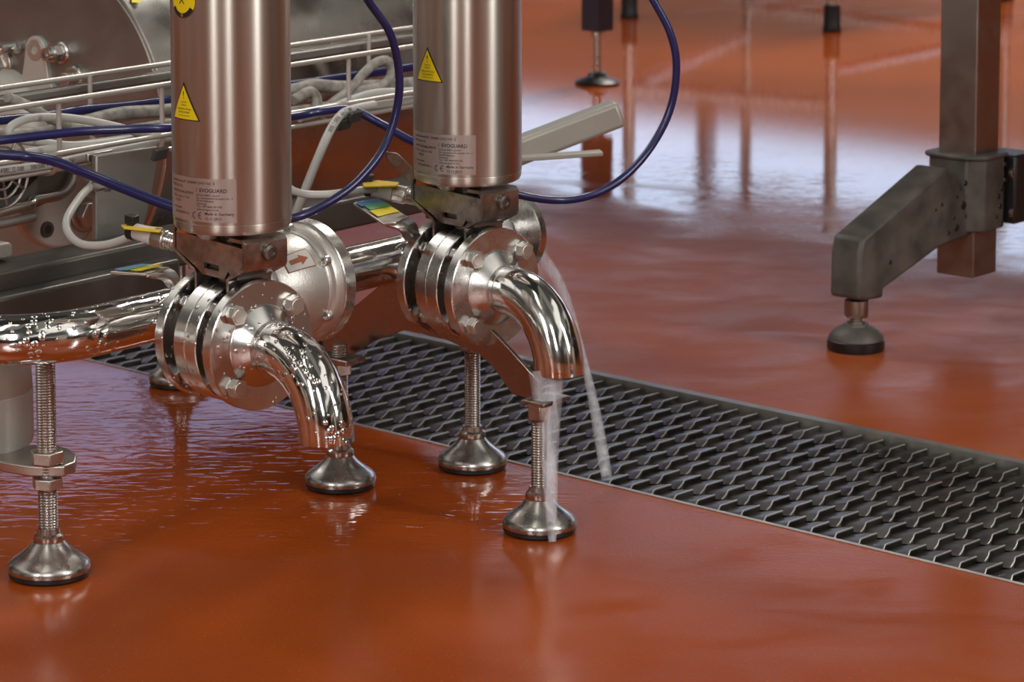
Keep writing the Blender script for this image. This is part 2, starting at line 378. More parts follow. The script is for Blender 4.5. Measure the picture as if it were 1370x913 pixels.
# ---------------------------------------------------------------- drain grating
def grate():
    root = thing('drain_grating', 'long stainless drain grating with rows of raised tooth edges let into the red floor', 'drain grating', DR(0, 0, 0)*1)
    inv = -root.location
    pitch = .0240; rows = 7; mr_ = .006
    r = (DW-.002-mr_)/rows; s0 = -4.2; s1 = -1.0
    # range of s covering the view
    sA = min(G(-60, 330).dot(e1), G(0, 430).dot(e1))-.4; sB = G(1400, 790).dot(e1)+.5
    N = int((sB-sA)/pitch)
    sheet = bmesh.new(); lips = MB()
    K, J = 6, 11
    def D(s, t, z): return DR(s, t, z)+inv
    def edge(j, q, i):     # tooth line: q 0..1 across the row (0 front, 1 back) -> s shift, z
        if q > .41: sh = 0; z = 0
        else:
            x = (.41-q)/.41; sh = .30*pitch*(1-(1-x)**1.5)**.9; z = -.0026*x**1.5
        return sh, z
    for j in range(rows):
        t0 = .003+j*r
        for i in range(N):
            sb = sA+i*pitch
            grid = []
            for a in range(J+1):
                q = a/J; sh, z = edge(j, q, i); row = []
                for k in range(K+1):
                    x = k/K; s = sb+sh+x*pitch
                    prof = -.0046*(1-math.sin(x*PI/2)**1.2)
                    bow = 0
                    row.append(sheet.verts.new(D(s, t0+q*r, -.0035+prof+z+bow)))
                row.append(sheet.verts.new(D(sb+sh+pitch, t0+q*r, -.011+z)))
                grid.append(row)
            for a in range(J):
                for k in range(K+1):
                    sheet.faces.new((grid[a][k], grid[a][k+1], grid[a+1][k+1], grid[a+1][k]))
            # polished lip along the tooth edge
            top = []; front_row = (j == 0)
            for a in range(J+1):
                q = a/J*.97+(.0 if not front_row else 0)
                sh, z = edge(j, q, i); bow = 0
                top.append(D(sb+sh+pitch, t0+q*r, -.0030+z+bow))
            wv = e1*.0006; hz = Vector((0, 0, .0009))
            for a in range(J):
                p, q_ = top[a], top[a+1]
                lips.prism([p-wv, p+wv, q_+wv, q_-wv], hz)
    me = bpy.data.meshes.new('perforated_sheet'); sheet.to_mesh(me); sheet.free()
    for p in me.polygons: p.use_smooth = True
    me.set_sharp_from_angle(angle=R(50))
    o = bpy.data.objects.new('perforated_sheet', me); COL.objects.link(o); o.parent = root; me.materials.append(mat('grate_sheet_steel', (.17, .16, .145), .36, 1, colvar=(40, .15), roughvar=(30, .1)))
    lips.build('tooth_edges', mat('grate_edge_steel', (.80, .78, .74), .34, .85), root, smooth=False)
    fr = MB(); rimm = mat('drain_rim_steel', (.50, .48, .45), .42, .9, roughvar=(60, .1))
    L0, L1 = sA-.1, sB+.1
    fr.prism([D(L0, -.004, -.04), D(L0, .0006, -.04), D(L0, .0006, .0006), D(L0, -.004, .0006)], e1*(L1-L0))
    fr.prism([D(L0, DW-.001, -.04), D(L0, DW+.010, -.04), D(L0, DW+.010, .0008), D(L0, DW-.001, .0008)], e1*(L1-L0))
    fr.build('channel_rim', rimm, root, smooth=False)
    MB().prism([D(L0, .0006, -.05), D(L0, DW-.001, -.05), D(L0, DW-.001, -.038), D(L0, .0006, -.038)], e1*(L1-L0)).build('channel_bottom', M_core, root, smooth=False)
grate()

# ---------------------------------------------------------------- levelling feet
def thread_prof(z0, z1, r, p=.0022, d=.0009):
    pr = [(0, z0), (r-d, z0)]; z = z0
    while z < z1-p: pr += [(r, z+p*.5), (r-d, z+p)]; z += p
    return pr+[(r-d, z1), (0, z1)]
def foot(pos, top, label, rr=.0072, D=.0605, nuts=(), tilt=0, group='levelling feet under the pipework'):
    t = thing('levelling_foot', label, 'machine foot', pos, 0, group)
    s = D/.06
    MB().lathe([(0, .0005), (.0285*s, .0005), (.0295*s, .002), (.0292*s, .0046), (0, .0046)]).build('rubber_pad', M_rub, t)
    MB().lathe([(.0280*s, .0042), (.0300*s, .0052), (.0303*s, .0075), (.0298*s, .0100), (.0275*s, .0128), (.0215*s, .0172), (.0155*s, .0222), (.0122*s, .0262), (.0112*s, .0275), (0, .0275)]).build('foot_cone', M_foot, t, ang=50)
    MB().lathe([(.0112, .0272), (.0118, .0285), (.0113, .0325), (.0092, .034), (.0086, .038), (0, .038)], n=32).build('ball_collar', M_thr, t)
    MB().lathe(thread_prof(.036, top, rr), n=24).build('threaded_rod', M_thr, t)
    for z, fl, h in nuts:
        mbn = MB().hexa((0, 0, z), (0, 0, 1), fl, h, .3); mbn.build('hex_nut', M_sat, t, bevel=.0008)
    return t
f1 = G(66, 770); foot(f1, .172, 'steel levelling foot with long threaded rod at the left edge, through the flat mounting plate', .0078, .0635, ((.0895, .0235, .0095), (.0695, .0215, .0085)))
f2 = G(455.5, 651); foot(f2, .125, 'steel levelling foot directly below the mouth of the left spout')
f3 = G(632, 626); foot(f3, .118, 'steel levelling foot with threaded rod below the right valve, beside the drain')
f4 = G(722, 711); foot(f4, .105, 'steel levelling foot standing in the falling water stream, rightmost of its row')
f0 = G(241, 514); foot(f0, .12, 'partly hidden steel levelling foot behind the left valve flanges, near the drain')

# ---------------------------------------------------------------- valves
def valve(pos, wetm, label):
    t = thing('disc_valve', label, 'valve', pos, VRZ, 'pneumatic disc valves on the manifold')
    mf = M_flw if wetm else M_fl; mp_ = M_polw if wetm else M_pol
    X = Vector((1, 0, 0)); RF = .0497
    def ring(x0, x1, r, c=.0008, inner=0): return [(inner, x0), (r-c, x0), (r, x0+c), (r, x1-c), (r-c, x1), (inner, x1)]
    MB().lathe(ring(-.0345, -.0245, RF), axis=X, n=96).build('flange', mf, t)
    MB().lathe(ring(.0245, .0345, RF), axis=X, n=96).build('flange', mf, t)
    MB().lathe([(0, -.0135), (.0468, -.0135), (.0476, -.0128), (.0476, -.0006), (.0471, 0), (.0476, .0006), (.0476, .0128), (.0468, .0135), (0, .0135)], axis=X, n=96).build('valve_body', mf, t)
    MB().lathe([(0, -.0250), (.0345, -.0250), (.0345, .0250), (0, .0250)], axis=X, n=64).build('gasket_neck', M_core, t)
    for k in range(4):
        A = PI/4+k*PI/2; y, z = .0395*math.cos(A), .0395*math.sin(A)
        b = MB().lathe([(0, -.030), (.0042, -.030), (.0042, .0348), (0, .0348)], (0, y, z), X, 20)
        b.hexa((.0345, y, z), X, .0128, .0012, k); bo = b.build('bolt', M_fl, t, bevel=.0003)
        h = MB(); h.hexa((.0357, y, z), X, .0132, .0070, .4+k*.7); h.lathe([(0, .0075), (.0050, .0075), (.0056, .0069)], (.0357, y, z), X, 24)
        h.build('bolt_head', M_bolt, bo, bevel=.0003, smooth=False)
        MB().hexa((-.0226, y, z), X, .012, .006, k).build('hex_nut', M_fl, bo, bevel=.0006)
        MB().hexa((.0140, y, z), X, .012, .006, k).build('hex_nut', M_fl, bo, bevel=.0006)
    MB().lathe([(0, .0340), (.0315, .0345), (.0312, .0352), (.0302, .0362), (.0215, .0445), (.0206, .0452), (.0205, .048), (0, .048)], axis=X, n=80).build('weld_neck', mf, t, ang=25)
    # outlet elbow
    r0 = .0565; pts = [Vector((.047, 0, 0)), Vector((.051, 0, 0))]
    cx_ = .0525
    for k in range(33):
        a = k/32*PI/2; pts.append(Vector((cx_+r0*math.sin(a), 0, (-r0+r0*math.cos(a))*(1+.05*math.sin(a)**4))))
    
    sp = MB().tube(pts, .0205, 56, inner=.93).build('outlet_spout', mp_, t, ang=60)
    MB().lathe([(.0203, 0), (.0209, .0004), (.0209, .0010), (.0203, .0014)], (.0500, 0, 0), X, 56).build('weld_seam', M_fl, sp)
    # inlet stub to the manifold
    MB().lathe([(.0195, -.090), (.0195, -.034)], axis=X, n=56).build('inlet_stub', mp_, t)
    # yoke bracket: two bent side strips and a slotted tapered front panel
    W = .0205; th = .0028
    zt = .0850
    def strip(profile):
        m = MB(); pr = [Vector((a, 0, z)) for a, z in profile]
        left = []; right = []
        for i, p in enumerate(pr):
            d = (pr[min(i+1, len(pr)-1)]-pr[max(i-1, 0)]).normalized(); nrm = Vector((-d.z, 0, d.x))
            left.append(p+nrm*th/2); right.append(p-nrm*th/2)
        m.prism([q+Vector((0, -W, 0)) for q in left+right[::-1]], (0, 2*W, 0)); return m
    br = strip([(-.033, zt), (-.0445, zt), (-.0465, zt-.002), (-.0465, .0665), (-.0455, .0645), (-.0215, .0525), (-.0200, .0505), (-.0200, .0360)]).build('yoke_bracket', M_brk, t)
    strip([(.022, zt-.003), (.0365, zt-.003), (.0385, zt-.005), (.0385, .0625), (.0375, .0605), (.0205, .0520), (.0190, .050), (.0190, .0360)]).build('bracket_strip', M_brk, br)
    y0 = -W-.0005
    pm = MB()
    poly = [(-.0430, .0800), (-.036, .0800), (.034, .0775), (.0385, .077), (.0385, .0630), (.024, .0545), (.0205, .0575), (.016, .0510), (-.010, .0510), (-.0200, .0560), (-.0430, .0660)]
    slot = [(-.0085, .0560), (.0095, .0560), (.0095, .0605), (-.0085, .0605)]
    # panel with an open slot: split in strips around the slot
    pm.prism([(a, y0, z) for a, z in [(-.0430, .0800), (-.036, .0800), (-.0085, .0788), (-.0085, .0510), (-.010, .0510), (-.0200, .0560), (-.0430, .0660)]], (0, .0026, 0))
    pm.prism([(a, y0, z) for a, z in [(-.0085, .0788), (.0095, .0782), (.0095, .0605), (-.0085, .0605)]], (0, .0026, 0))
    pm.prism([(a, y0, z) for a, z in [(-.0085, .0560), (.0095, .0560), (.0095, .0510), (-.0085, .0510)]], (0, .0026, 0))
    pm.prism([(a, y0, z) for a, z in [(.0095, .0782), (.034, .0775), (.0385, .077), (.0385, .0630), (.024, .0545), (.0205, .0575), (.016, .0510), (.0095, .0510)]], (0, .0026, 0))
    pm.build('slotted_panel', M_brk, br)
    MB().lathe([(0, 0), (.0062, 0), (.0066, .001), (.006, .0036), (.0035, .0042), (.003, .0030), (0, .0030)], (.0398, .002, .0722), X, 28).build('socket_screw', M_core, t)
    MB().lathe([(0, .042), (.0115, .042), (.0115, .0905), (0, .0905)], n=32).box((-.004, 0, .064), (.030, 0, 0), (0, .0165, 0), (0, 0, .013)).build('shaft_and_slot_filler', M_core, t)  # dark box added around the shaft so the open slot stays dark
    MB().lathe([(0, .0815), (.006, .0815), (.0095, .0845), (.0095, .089), (0, .089)], (.004, -.026, 0), (0, 0, 1), 24).build('mounting_screw', M_sat, t)
    MB().box((-.030, -.022, .084), (.006, 0, 0), (0, .004, 0), (0, 0, .004)).build('orange_seal', mat('orange_seal', (.45, .12, .02), .5), t, bevel=.001)
    # actuator
    RA = .0450; zb = .0870; ztop = .3450
    ac = MB().lathe([(0, zb), (RA-.0035, zb), (RA-.0016, zb+.0012), (RA-.0005, zb+.0035), (RA-.0001, zb+.0076), (RA-.0005, zb+.0080), (RA, zb+.0086), (RA, ztop-.012), (RA-.004, ztop), (.012, ztop), (.011, ztop+.012), (0, ztop+.012)], n=128).build('actuator', M_br, t, ang=40)
    def cyl(A0, z0, off=.0002, rr=RA):      # text plane -> cylinder
        return lambda x, y: Vector(((rr+off)*math.cos(A0+x/rr), (rr+off)*math.sin(A0+x/rr), z0+y))
    def patch(poly, A0, z0, off, m, name, par):
        bm = bmesh.new(); f = bm.faces.new([bm.verts.new((x, y, 0)) for x, y in poly])
        xs = [p[0] for p in poly]
        x = min(xs)+.001
        while x < max(xs):
            bmesh.ops.bisect_plane(bm, geom=bm.verts[:]+bm.edges[:]+bm.faces[:], plane_co=(x, 0, 0), plane_no=(1, 0, 0)); x += .0012
        fn = cyl(A0, z0, off)
        for v in bm.verts: v.co = fn(v.co.x, v.co.y)
        bmesh.ops.recalc_face_normals(bm, faces=bm.faces)
        me = bpy.data.meshes.new(name); bm.to_mesh(me); bm.free(); me.materials.append(m)
        for p in me.polygons: p.use_smooth = True
        o = bpy.data.objects.new(name, me); COL.objects.link(o); o.parent = par; return o
    AR = R(-34); W_ = .088; Hh = .0330; z0 = zb+.0105
    lb = patch([(-W_, 0), (0, 0), (0, Hh), (-W_, Hh)], AR, z0, .00015, M_lbl, 'type_label', ac)
    def tx(s, x, y, sz, bold=0.0): text_mesh(s, sz, cyl(AR-W_/RA+x/RA, z0+y, .0003), M_ink, 'label_text', ac, bold=bold)
    c1, c2 = .026, .0560
    tx('Scheibenventil B  DN040 OVO NC E', c1, .0283, .0030)
    tx('0902-256-715', c1, .0245, .0029); tx('SAMK/DV/04AL/EPDM', c1, .0202, .0029)
    tx('p: 8 bar  max. 6 / 116', c1, .0166, .0027); tx('9/2145', c1+.006, .0133, .0027)
    tx('Serial number', c1+.001, .0083, .0025); tx('0-072340070612', c1+.004, .0046, .0028)
    tx('/', c2, .0225, .0046); tx('EVOGUARD', c2+.0030, .0226, .0041, .00006)
    for k, s in enumerate(('EVOGUARD GmbH', 'Dr.-Hermann-Kronseder-Str. 2', '93149 Nittenau', 'Germany', 'Tel.: +49 9404 501700', 'www.evoguard.com')):
        tx(s, c2+.0006, .0196-k*.00215, .00225)
    # CE mark
    cm = MB()
    def arc(cx0, a0, a1, bar=False):
        A = []; Bq = []
        for k in range(13):
            a = a0+(a1-a0)*k/12
            A.append(cyl(AR-W_/RA, z0, .0003)(cx0+.0027*math.cos(a), .0047+.0027*math.sin(a))); Bq.append(cyl(AR-W_/RA, z0, .0003)(cx0+.0021*math.cos(a), .0047+.0021*math.sin(a)))
        cm.strip(A, Bq)
        if bar:
            f = cyl(AR-W_/RA, z0, .0003); cm.strip([f(cx0-.0023, .0050), f(cx0-.0004, .0050)], [f(cx0-.0023, .0044), f(cx0-.0004, .0044)])
    arc(.0553, PI/2, 3*PI/2); arc(.0606, PI/2, 3*PI/2, True)
    cm.build('ce_mark', M_ink, ac)
    tx('Made in Germany', .0635, .0055, .0031, .00003); tx('12.11.2015', .0635, .0018, .0030, .00003)
    # warning triangle
    AT = R(-89); zt_ = zb+.0870
    wt = patch([(-.0158, 0), (.0158, 0), (0, .0285)], AT, zt_-.0010, .0002, M_ink, 'warning_sticker', ac)
    patch([(-.0143, .0008), (.0143, .0008), (0, .0262)], AT, zt_-.0010, .00035, M_yst, 'sticker_face', wt)
    def tt(s, y, sz): text_mesh(s, sz, cyl(AT, zt_+y, .0005), M_ink, 'sticker_text', ac, 'CENTER')
    tt('!', .0150, .0085); tt('Vorsicht', .0120, .0020); tt('Caution', .0098, .0020); tt('Gespannte Feder', .0068, .0023); tt('Spring loaded', .0044, .0023); tt('Ressort sous tension', .0020, .0015)
    # round inspection sticker
    AC = R(-90); zc = zb+.1760
    ci = [(.0135*math.cos(2*PI*k/40), .0135*math.sin(2*PI*k/40)) for k in range(40)]
    rs = patch(ci, AC, zc, .0002, M_yst, 'round_sticker', ac)
    seg = [(.0135*math.cos(a), .0135*math.sin(a)) for a in [R(210)+R(120)*k/16 for k in range(17)]]+[(.0100*math.cos(a), .0100*math.sin(a)) for a in [R(330)-R(120)*k/16 for k in range(17)]]
    patch(seg, AC, zc, .0004, M_ink, 'sticker_band', rs)
    text_mesh('X', .009, cyl(AC, zc-.003, .0005), M_ink, 'sticker_text', ac, 'CENTER')
    text_mesh('15', .0032, cyl(AC, zc-.0125, .0006), M_yst, 'sticker_text', ac, 'CENTER')
    return t
valve(C1, True, 'left stainless disc valve with upright actuator, beaded with water drops, its spout not running')
valve(C2, False, 'right stainless disc valve with upright actuator, water pouring from its down-turned spout')

# ---------------------------------------------------------------- manifold pipe
RM = .0195
mroot = thing('manifold_pipe', 'polished stainless pipe run behind both valves, wet and bent at its left end', 'pipe', M1)
iv = -M1
def MP(s, off=0, dz=0): return M1+bd*s+bn*off+Vector((0, 0, dz))+iv
LM = (M2-M1).length
# left part with the bend at the frame's edge
bend = [MP(.0), MP(-.06), MP(-.115)]
p_end = MP(-.115); lx = Vector((-.96, .10, -.0)).normalized()
pts = [MP(.02), MP(-.03), MP(-.075)]
A_ = MP(-.075); d_ = -bd; Cq = []
for k in range(1, 13):
    a = k/12; dd = (d_*(1-a)+lx*a).normalized(); A_ = A_+dd*.0075; pts.append(A_.copy())
for k in range(6): A_ = A_+lx*.03; pts.append(A_.copy())
MB().tube(pts, RM, 48).build('left_pipe', M_polw, mroot)
MB().tube([MP(.01), MP(LM*.30)], RM, 48).build('linking_pipe', M_pol, mroot)
MB().tube([MP(LM*.60), MP(LM+.015)], RM, 48).build('linking_pipe', M_pol, mroot)
for s_, m_ in ((0, M_polw), (LM, M_pol)):
    # saddle weld bead where the stub joins
    ring = []
    bx_, by_ = Vector((0, 0, 1)), None
    q = (av+bd*-.0).normalized()
    for k in range(49):
        A = 2*PI*k/48; c_ = Vector((0, 0, 1))*math.cos(A)+bd*math.sin(A)
        lat = math.sin(A)*RM*1.02
        ring.append(MP(s_)+av*math.sqrt(max(1e-8, (RM*1.02)**2-lat**2))*1.0+bd*lat*1.0+Vector((0, 0, math.cos(A)*RM*1.0)))
    MB().tube(ring, .0011, 8).build('weld_seam', M_fl, mroot)
# far end: pipe, reducer, end flange
se = LM+.036
prof = [(RM, LM), (RM, se+.072), (.0200, se+.074), (.0285, se+.090), (.0285, se+.094), (.0235, se+.096), (.0235, se+.116), (.0375, se+.116), (.0382, se+.1165), (.0382, se+.1245), (.0375, se+.125), (.0195, se+.125), (.0195, se+.105), (0, se+.105)]
MB().lathe(prof, iv+M1, bd, 72).build('end_fitting', M_fl, mroot)

# check valve in the run: dome body, ring flange
cs = LM*.56
cv = thing('check_valve', 'bead-blasted domed check valve body with bolted ring flange and arrow sticker, between the two valves', 'check valve', M1)
Z0 = iv+M1
MB().lathe([(RM, cs-.085), (.0225, cs-.084), (.0235, cs-.078), (.0300, cs-.066), (.0300, cs-.063), (0, cs-.063)], Z0, bd, 64).build('inlet_cone', M_fl, cv)
MB().lathe([(0, cs-.064), (.0302, cs-.064), (.0318, cs-.060), (.0345, cs-.0575), (.0348, cs-.055), (.0385, cs-.045), (.0415, cs-.034), (.0430, cs-.022), (.0432, cs-.0115), (0, cs-.011)], Z0, bd, 80).build('dome_body', M_cast, cv)
MB().lathe([(0, cs-.0118), (.0440, cs-.0118), (.0448, cs-.0105), (.0448, cs-.008), (.0475, cs-.0065), (.0485, cs-.004), (.0490, cs+.002), (0, cs+.002)], Z0, bd, 80).build('bolted_ring', M_cast, cv)
MB().lathe([(0, cs+.0015), (.0505, cs+.0015), (.0512, cs+.0022), (.0512, cs+.0132), (.0505, cs+.014), (.020, cs+.014), (.0195, cs+.03), (0, cs+.03)], Z0, bd, 96).build('ring_flange', M_fl, cv)
px_, py_ = frame(bd)
for k in range(6):
    A = R(28)+k*PI/3
    c_ = Z0+bd*(cs-.0075)+(px_*math.cos(A)+py_*math.sin(A))*.0458
    s__ = MB(); s__.lathe([(0, 0), (.0044, 0), (.0046, .001), (.0043, .0045), (.0036, .0052), (.0026, .0052), (.0024, .003), (0, .003)], c_, -bd, 20); s__.build('socket_screw', M_fl, cv)
# arrow sticker wrapped on the dome
def dome(sv, A, off=.0004):
    tb = [(.064, .0302), (.060, .0318), (.055, .0350), (.045, .0385), (.034, .0415), (.022, .0430), (.0115, .0432)]
    x = -sv
    for (a, ra), (b_, rb) in zip(tb, tb[1:]):
        if b_ <= x <= a: rr = ra+(rb-ra)*(a-x)/(a-b_); break
    else: rr = .043
    return Z0+bd*(cs+sv)+(px_*math.cos(A)+py_*math.sin(A))*(rr+off)
# find the angle facing camera and up
def facing(A): 
    d = px_*math.cos(A)+py_*math.sin(A); return d.dot((Vector((0, -.90, .50))).normalized())
AF = max([k*.02 for k in range(315)], key=facing)
sgn = 1 if (px_*math.cos(AF+.1)+py_*math.sin(AF+.1)).z > (px_*math.cos(AF)+py_*math.sin(AF)).z else -1
def dm(x, y, off): return dome(-.034+x, AF+sgn*y/.042, off)
def dpatch(poly, off, m, name, par):
    bm = bmesh.new(); bm.faces.new([bm.verts.new((x, y, 0)) for x, y in poly])
    for ax in (0, 1):
        vals = [p[ax] for p in poly]; x = min(vals)+.001
        while x < max(vals):
            co = (x, 0, 0) if ax == 0 else (0, x, 0); no = (1, 0, 0) if ax == 0 else (0, 1, 0)
            bmesh.ops.bisect_plane(bm, geom=bm.verts[:]+bm.edges[:]+bm.faces[:], plane_co=co, plane_no=no); x += .002
    for v in bm.verts: v.co = dm(v.co.x, v.co.y, off)
    bmesh.ops.recalc_face_normals(bm, faces=bm.faces)
    me = bpy.data.meshes.new(name); bm.to_mesh(me); bm.free(); me.materials.append(m)
    o = bpy.data.objects.new(name, me); COL.objects.link(o); o.parent = par; return o
def rect(a, b_, c_, d_): return [(a, c_), (b_, c_), (b_, d_), (a, d_)]
st = dpatch(rect(-.014, .014, -.0085, .0085), .0004, M_rdk, 'flow_arrow_sticker', cv)
dpatch(rect(-.0131, .0131, -.0076, .0076), .0006, M_wht, 'sticker_face', st)
dpatch([(-.009, -.0022), (.001, -.0022), (.001, -.0048), (.0095, 0), (.001, .0048), (.001, .0022), (-.009, .0022)], .0009, M_rdk, 'printed_arrow', st)

# ---------------------------------------------------------------- support plates under the right valve
sd = (f4-f2).normalized(); sn = Vector((-sd.y, sd.x, 0)); sp0 = Vector(f2)
def SP(u, v, off=0): return PLH(u, v, sp0+sn*off, sn)
sup = thing('support_bracket', 'dark sheet-steel arched bracket carrying the right valve on its levelling feet', 'bracket', (f2.x, f2.y, 0))
ivs = -Vector((f2.x, f2.y, 0))
poly = [(438, 474), (466, 477), (500, 457), (540, 442), (590, 452), (640, 474), (660, 492), (685, 528), (717, 536), (723, 513), (678, 464), (655, 440), (630, 415), (560, 385), (520, 372), (478, 407), (440, 430), (425, 446)]
MB().prism([SP(u, v, .024)+ivs for u, v in poly], sn*.004).build('arched_plate', mat('wet_sheet_steel', (.36, .30, .27), .24, 1, roughvar=(60, .08)), sup, bevel=.0006)
zc_ = SP(455, 480).z
MB().box(Vector((f2.x, f2.y, zc_))+ivs, sd*.019, sn*.013, Vector((0, 0, .0025))).build('foot_tab', M_brk, sup, bevel=.001)
MB().hexa(Vector((f2.x, f2.y, zc_-.013))+ivs, (0, 0, 1), .020, .010).build('hex_nut', M_sat, sup, bevel=.0008)
z4 = SP(717, 540).z
MB().box(Vector((f4.x, f4.y, z4+.002))+ivs+sn*.008, sd*.012, sn*.018, Vector((0, 0, .002))).build('foot_tab', M_brk, sup, bevel=.001)
MB().hexa(Vector((f4.x, f4.y, z4-.012))+ivs, (0, 0, 1), .019, .013).build('hex_nut', M_brk, sup, bevel=.0008)
MB().hexa(Vector((f3.x, f3.y, .106))+ivs, (0, 0, 1), .020, .010).build('hex_nut', M_brk, sup, bevel=.0008)
# rounded saddle tray under the right valve, on the middle foot
def saddle():
    z = .118; c = Vector((f3.x, f3.y, 0)); q = []
    for k in range(24):
        a = 2*PI*k/24; ca, sa = math.cos(a), math.sin(a)
        q.append(c+sd*(.036*math.copysign(abs(ca)**.6, ca))+sn*(.026*math.copysign(abs(sa)**.6, sa))+Vector((0, 0, z))+ivs+sd*-.008)
    m = MB(); m.prism(q, (0, 0, .005))
    q2 = [p+Vector((0, 0, .005)) for p in q]; cc = sum(q2, Vector())/len(q2)
    q3 = [cc+(p-cc)*1.22+Vector((0, 0, .018)) for p in q2]
    bm = m.bm; a = [bm.verts.new(p) for p in q2]; b_ = [bm.verts.new(p) for p in q3]; b2 = [bm.verts.new(cc+(p.co-cc)*.97) for p in b_]
    n_ = len(a)
    for i in range(n_):
        bm.faces.new((a[i], a[(i+1) % n_], b_[(i+1) % n_], b_[i]))
        bm.faces.new((b_[i], b_[(i+1) % n_], b2[(i+1) % n_], b2[i]))
    bm.faces.new(b2)
    m.build('saddle_tray', M_brk, sup, bevel=.0006)
saddle()

# mounting plate and pale tank at the left edge
mp0 = Vector((f1.x, f1.y, .0795))
pl = []
for u, v in ((-60, 604), (70, 600), (92, 606), (103, 614), (101, 624), (85, 630), (40, 630), (-70, 612)):
    g_ = G(u, v, .085); pl.append(Vector((g_.x, g_.y, .0800)))
o = MB().prism(pl, (0, 0, .0085)).build('mounting_plate', M_sat, bevel=.0012)
tag(o, 'flat steel mounting plate with rounded corner clamped between nuts at the left edge', 'mounting plate')
tkc = P(-42, 600, 2.31); tkc.z = .0885
t_ = thing('drive_housing', 'pale grey rounded drive housing standing on the mounting plate at the left edge', 'machine housing', tkc)
Rt = (P(44, 560, tkc.y).x-tkc.x)
MB().lathe([(0, .0), (Rt*.98, .0), (Rt, .004), (Rt, .042), (Rt*.985, .0425), (Rt*.985, .0435), (Rt*.995, .044), (Rt*.975, .062), (Rt*.90, .078), (Rt*.60, .084), (0, .086)], n=96).build('housing_shell', M_grey, t_, ang=50)

# ---------------------------------------------------------------- water
M_water = bpy.data.materials.new('falling_water'); M_water.use_nodes = True
n = M_water.node_tree.nodes; l = M_water.node_tree.links; b = n['Principled BSDF']
b.inputs['Base Color'].default_value = (.80, .80, .86, 1); b.inputs['Roughness'].default_value = .3; b.inputs['IOR'].default_value = 1.33
lw = n.new('ShaderNodeLayerWeight'); lw.inputs[0].default_value = .5
tcx = n.new('ShaderNodeTexCoord'); mpx = n.new('ShaderNodeMapping'); mpx.inputs['Scale'].default_value = (1, 1, .07); nz = n.new('ShaderNodeTexNoise'); nz.inputs['Scale'].default_value = 150
l.new(tcx.outputs['Object'], mpx.inputs[0]); l.new(mpx.outputs[0], nz.inputs[0])
mra = n.new('ShaderNodeMapRange'); l.new(nz.outputs[0], mra.inputs[0]); mra.inputs[1].default_value = .35; mra.inputs[2].default_value = .7; mra.inputs[3].default_value = .20; mra.inputs[4].default_value = .50
fe = n.new('ShaderNodeMapRange'); l.new(lw.outputs['Facing'], fe.inputs[0]); fe.inputs[1].default_value = .15; fe.inputs[2].default_value = .85; fe.inputs[3].default_value = 1.0; fe.inputs[4].default_value = .25
ma = n.new('ShaderNodeMath'); ma.operation = 'MULTIPLY'; l.new(mra.outputs[0], ma.inputs[0]); l.new(fe.outputs[0], ma.inputs[1]); l.new(ma.outputs[0], b.inputs['Alpha'])
O2 = C2+av*(.0525+.0565)+Vector((0, 0, -.0625))
def stream(name, pts, rf, label, parent=None):
    o = MB().tube(cr(pts, 16), .01, 24, rf=rf).build(name, M_water)
    tag(o, label, 'water stream'); return o
s0 = O2+Vector((-.010, 0, .004)); land = Vector((P(739, 700, f4.y-.03).x, f4.y-.033, .001))
stream('water_stream', [s0, s0*.72+land*.28+Vector((0, 0, -.004)), s0*.4+land*.6, land], lambda t: .0095*(1-t)**2+.0058-.0025*t**6,
       'clear column of water pouring from the right spout onto the levelling foot')
ef = M1+bd*(se+.122)+Vector((0, 0, -.012)); g2 = G(812, 640, -.001)
ef2 = ef+bd*.012
mid1 = P(757, 400, ef.y-.01); mid2 = P(790, 520, (ef.y+g2.y)/2)
stream('water_jet', [ef2+av*.022, mid1, mid2, g2], lambda t: .0045+.0010*math.sin(t*9),
       'thin arc of water spraying from the far pipe end down onto the drain grating')

# ---------------------------------------------------------------- cable tray behind
OT, OB = .19, .285
def rod_line(u0, v0, u1, off, r, m=None, name='rail_wire', par=None, ext=0):
    p = B(u0, v0, off); q = PLH(u1, 200, M1+bn*off, bn); q = p+bd*((q-p).dot(bd)+ext)
    return p, q
tr = thing('cable_tray', 'pale wire-basket cable tray full of grey cables running behind both actuators', 'cable tray', M1+bn*OT)
ivt = -(M1+bn*OT)
zt1 = B(0, 147, OT).z; zt2 = B(0, 219, OT).z; zb_ = B(0, 241, OT+.012).z
def TP(s, off, z): q = M1+bd*s+bn*off; q.z = z; return q+ivt
sL = (B(-40, 150, OT)-M1).dot(bd); sR = (B(640, 100, OT)-M1).dot(bd)
for off, z in ((OT, zt1), (OT, zt2), (OT+.014, zb_), (OT+.04, zb_), (OT+.07, zb_), (OB, zt1), (OB, zt2)):
    MB().tube([TP(sL, off, z), TP(sR, off, z)], .0024, 12).build('rail_wire', M_rod, tr)
for u in (82, 220, 345, 470, 590):
    s = (B(u, 160, OT)-M1).dot(bd)
    p = [TP(s, OT+.003, zt1), TP(s, OT+.003, zt1-.02), TP(s, OT+.003, zb_+.012), TP(s, OT+.008, zb_+.002), TP(s, OT+.018, zb_-.003), TP(s, (OT+OB)/2, zb_-.003), TP(s, OB-.018, zb_-.003), TP(s, OB-.006, zb_+.004), TP(s, OB-.003, zb_+.014), TP(s, OB-.003, zt1)]
    MB().tube(cr(p, 5), .0022, 10).build('cross_wire', M_rod, tr)
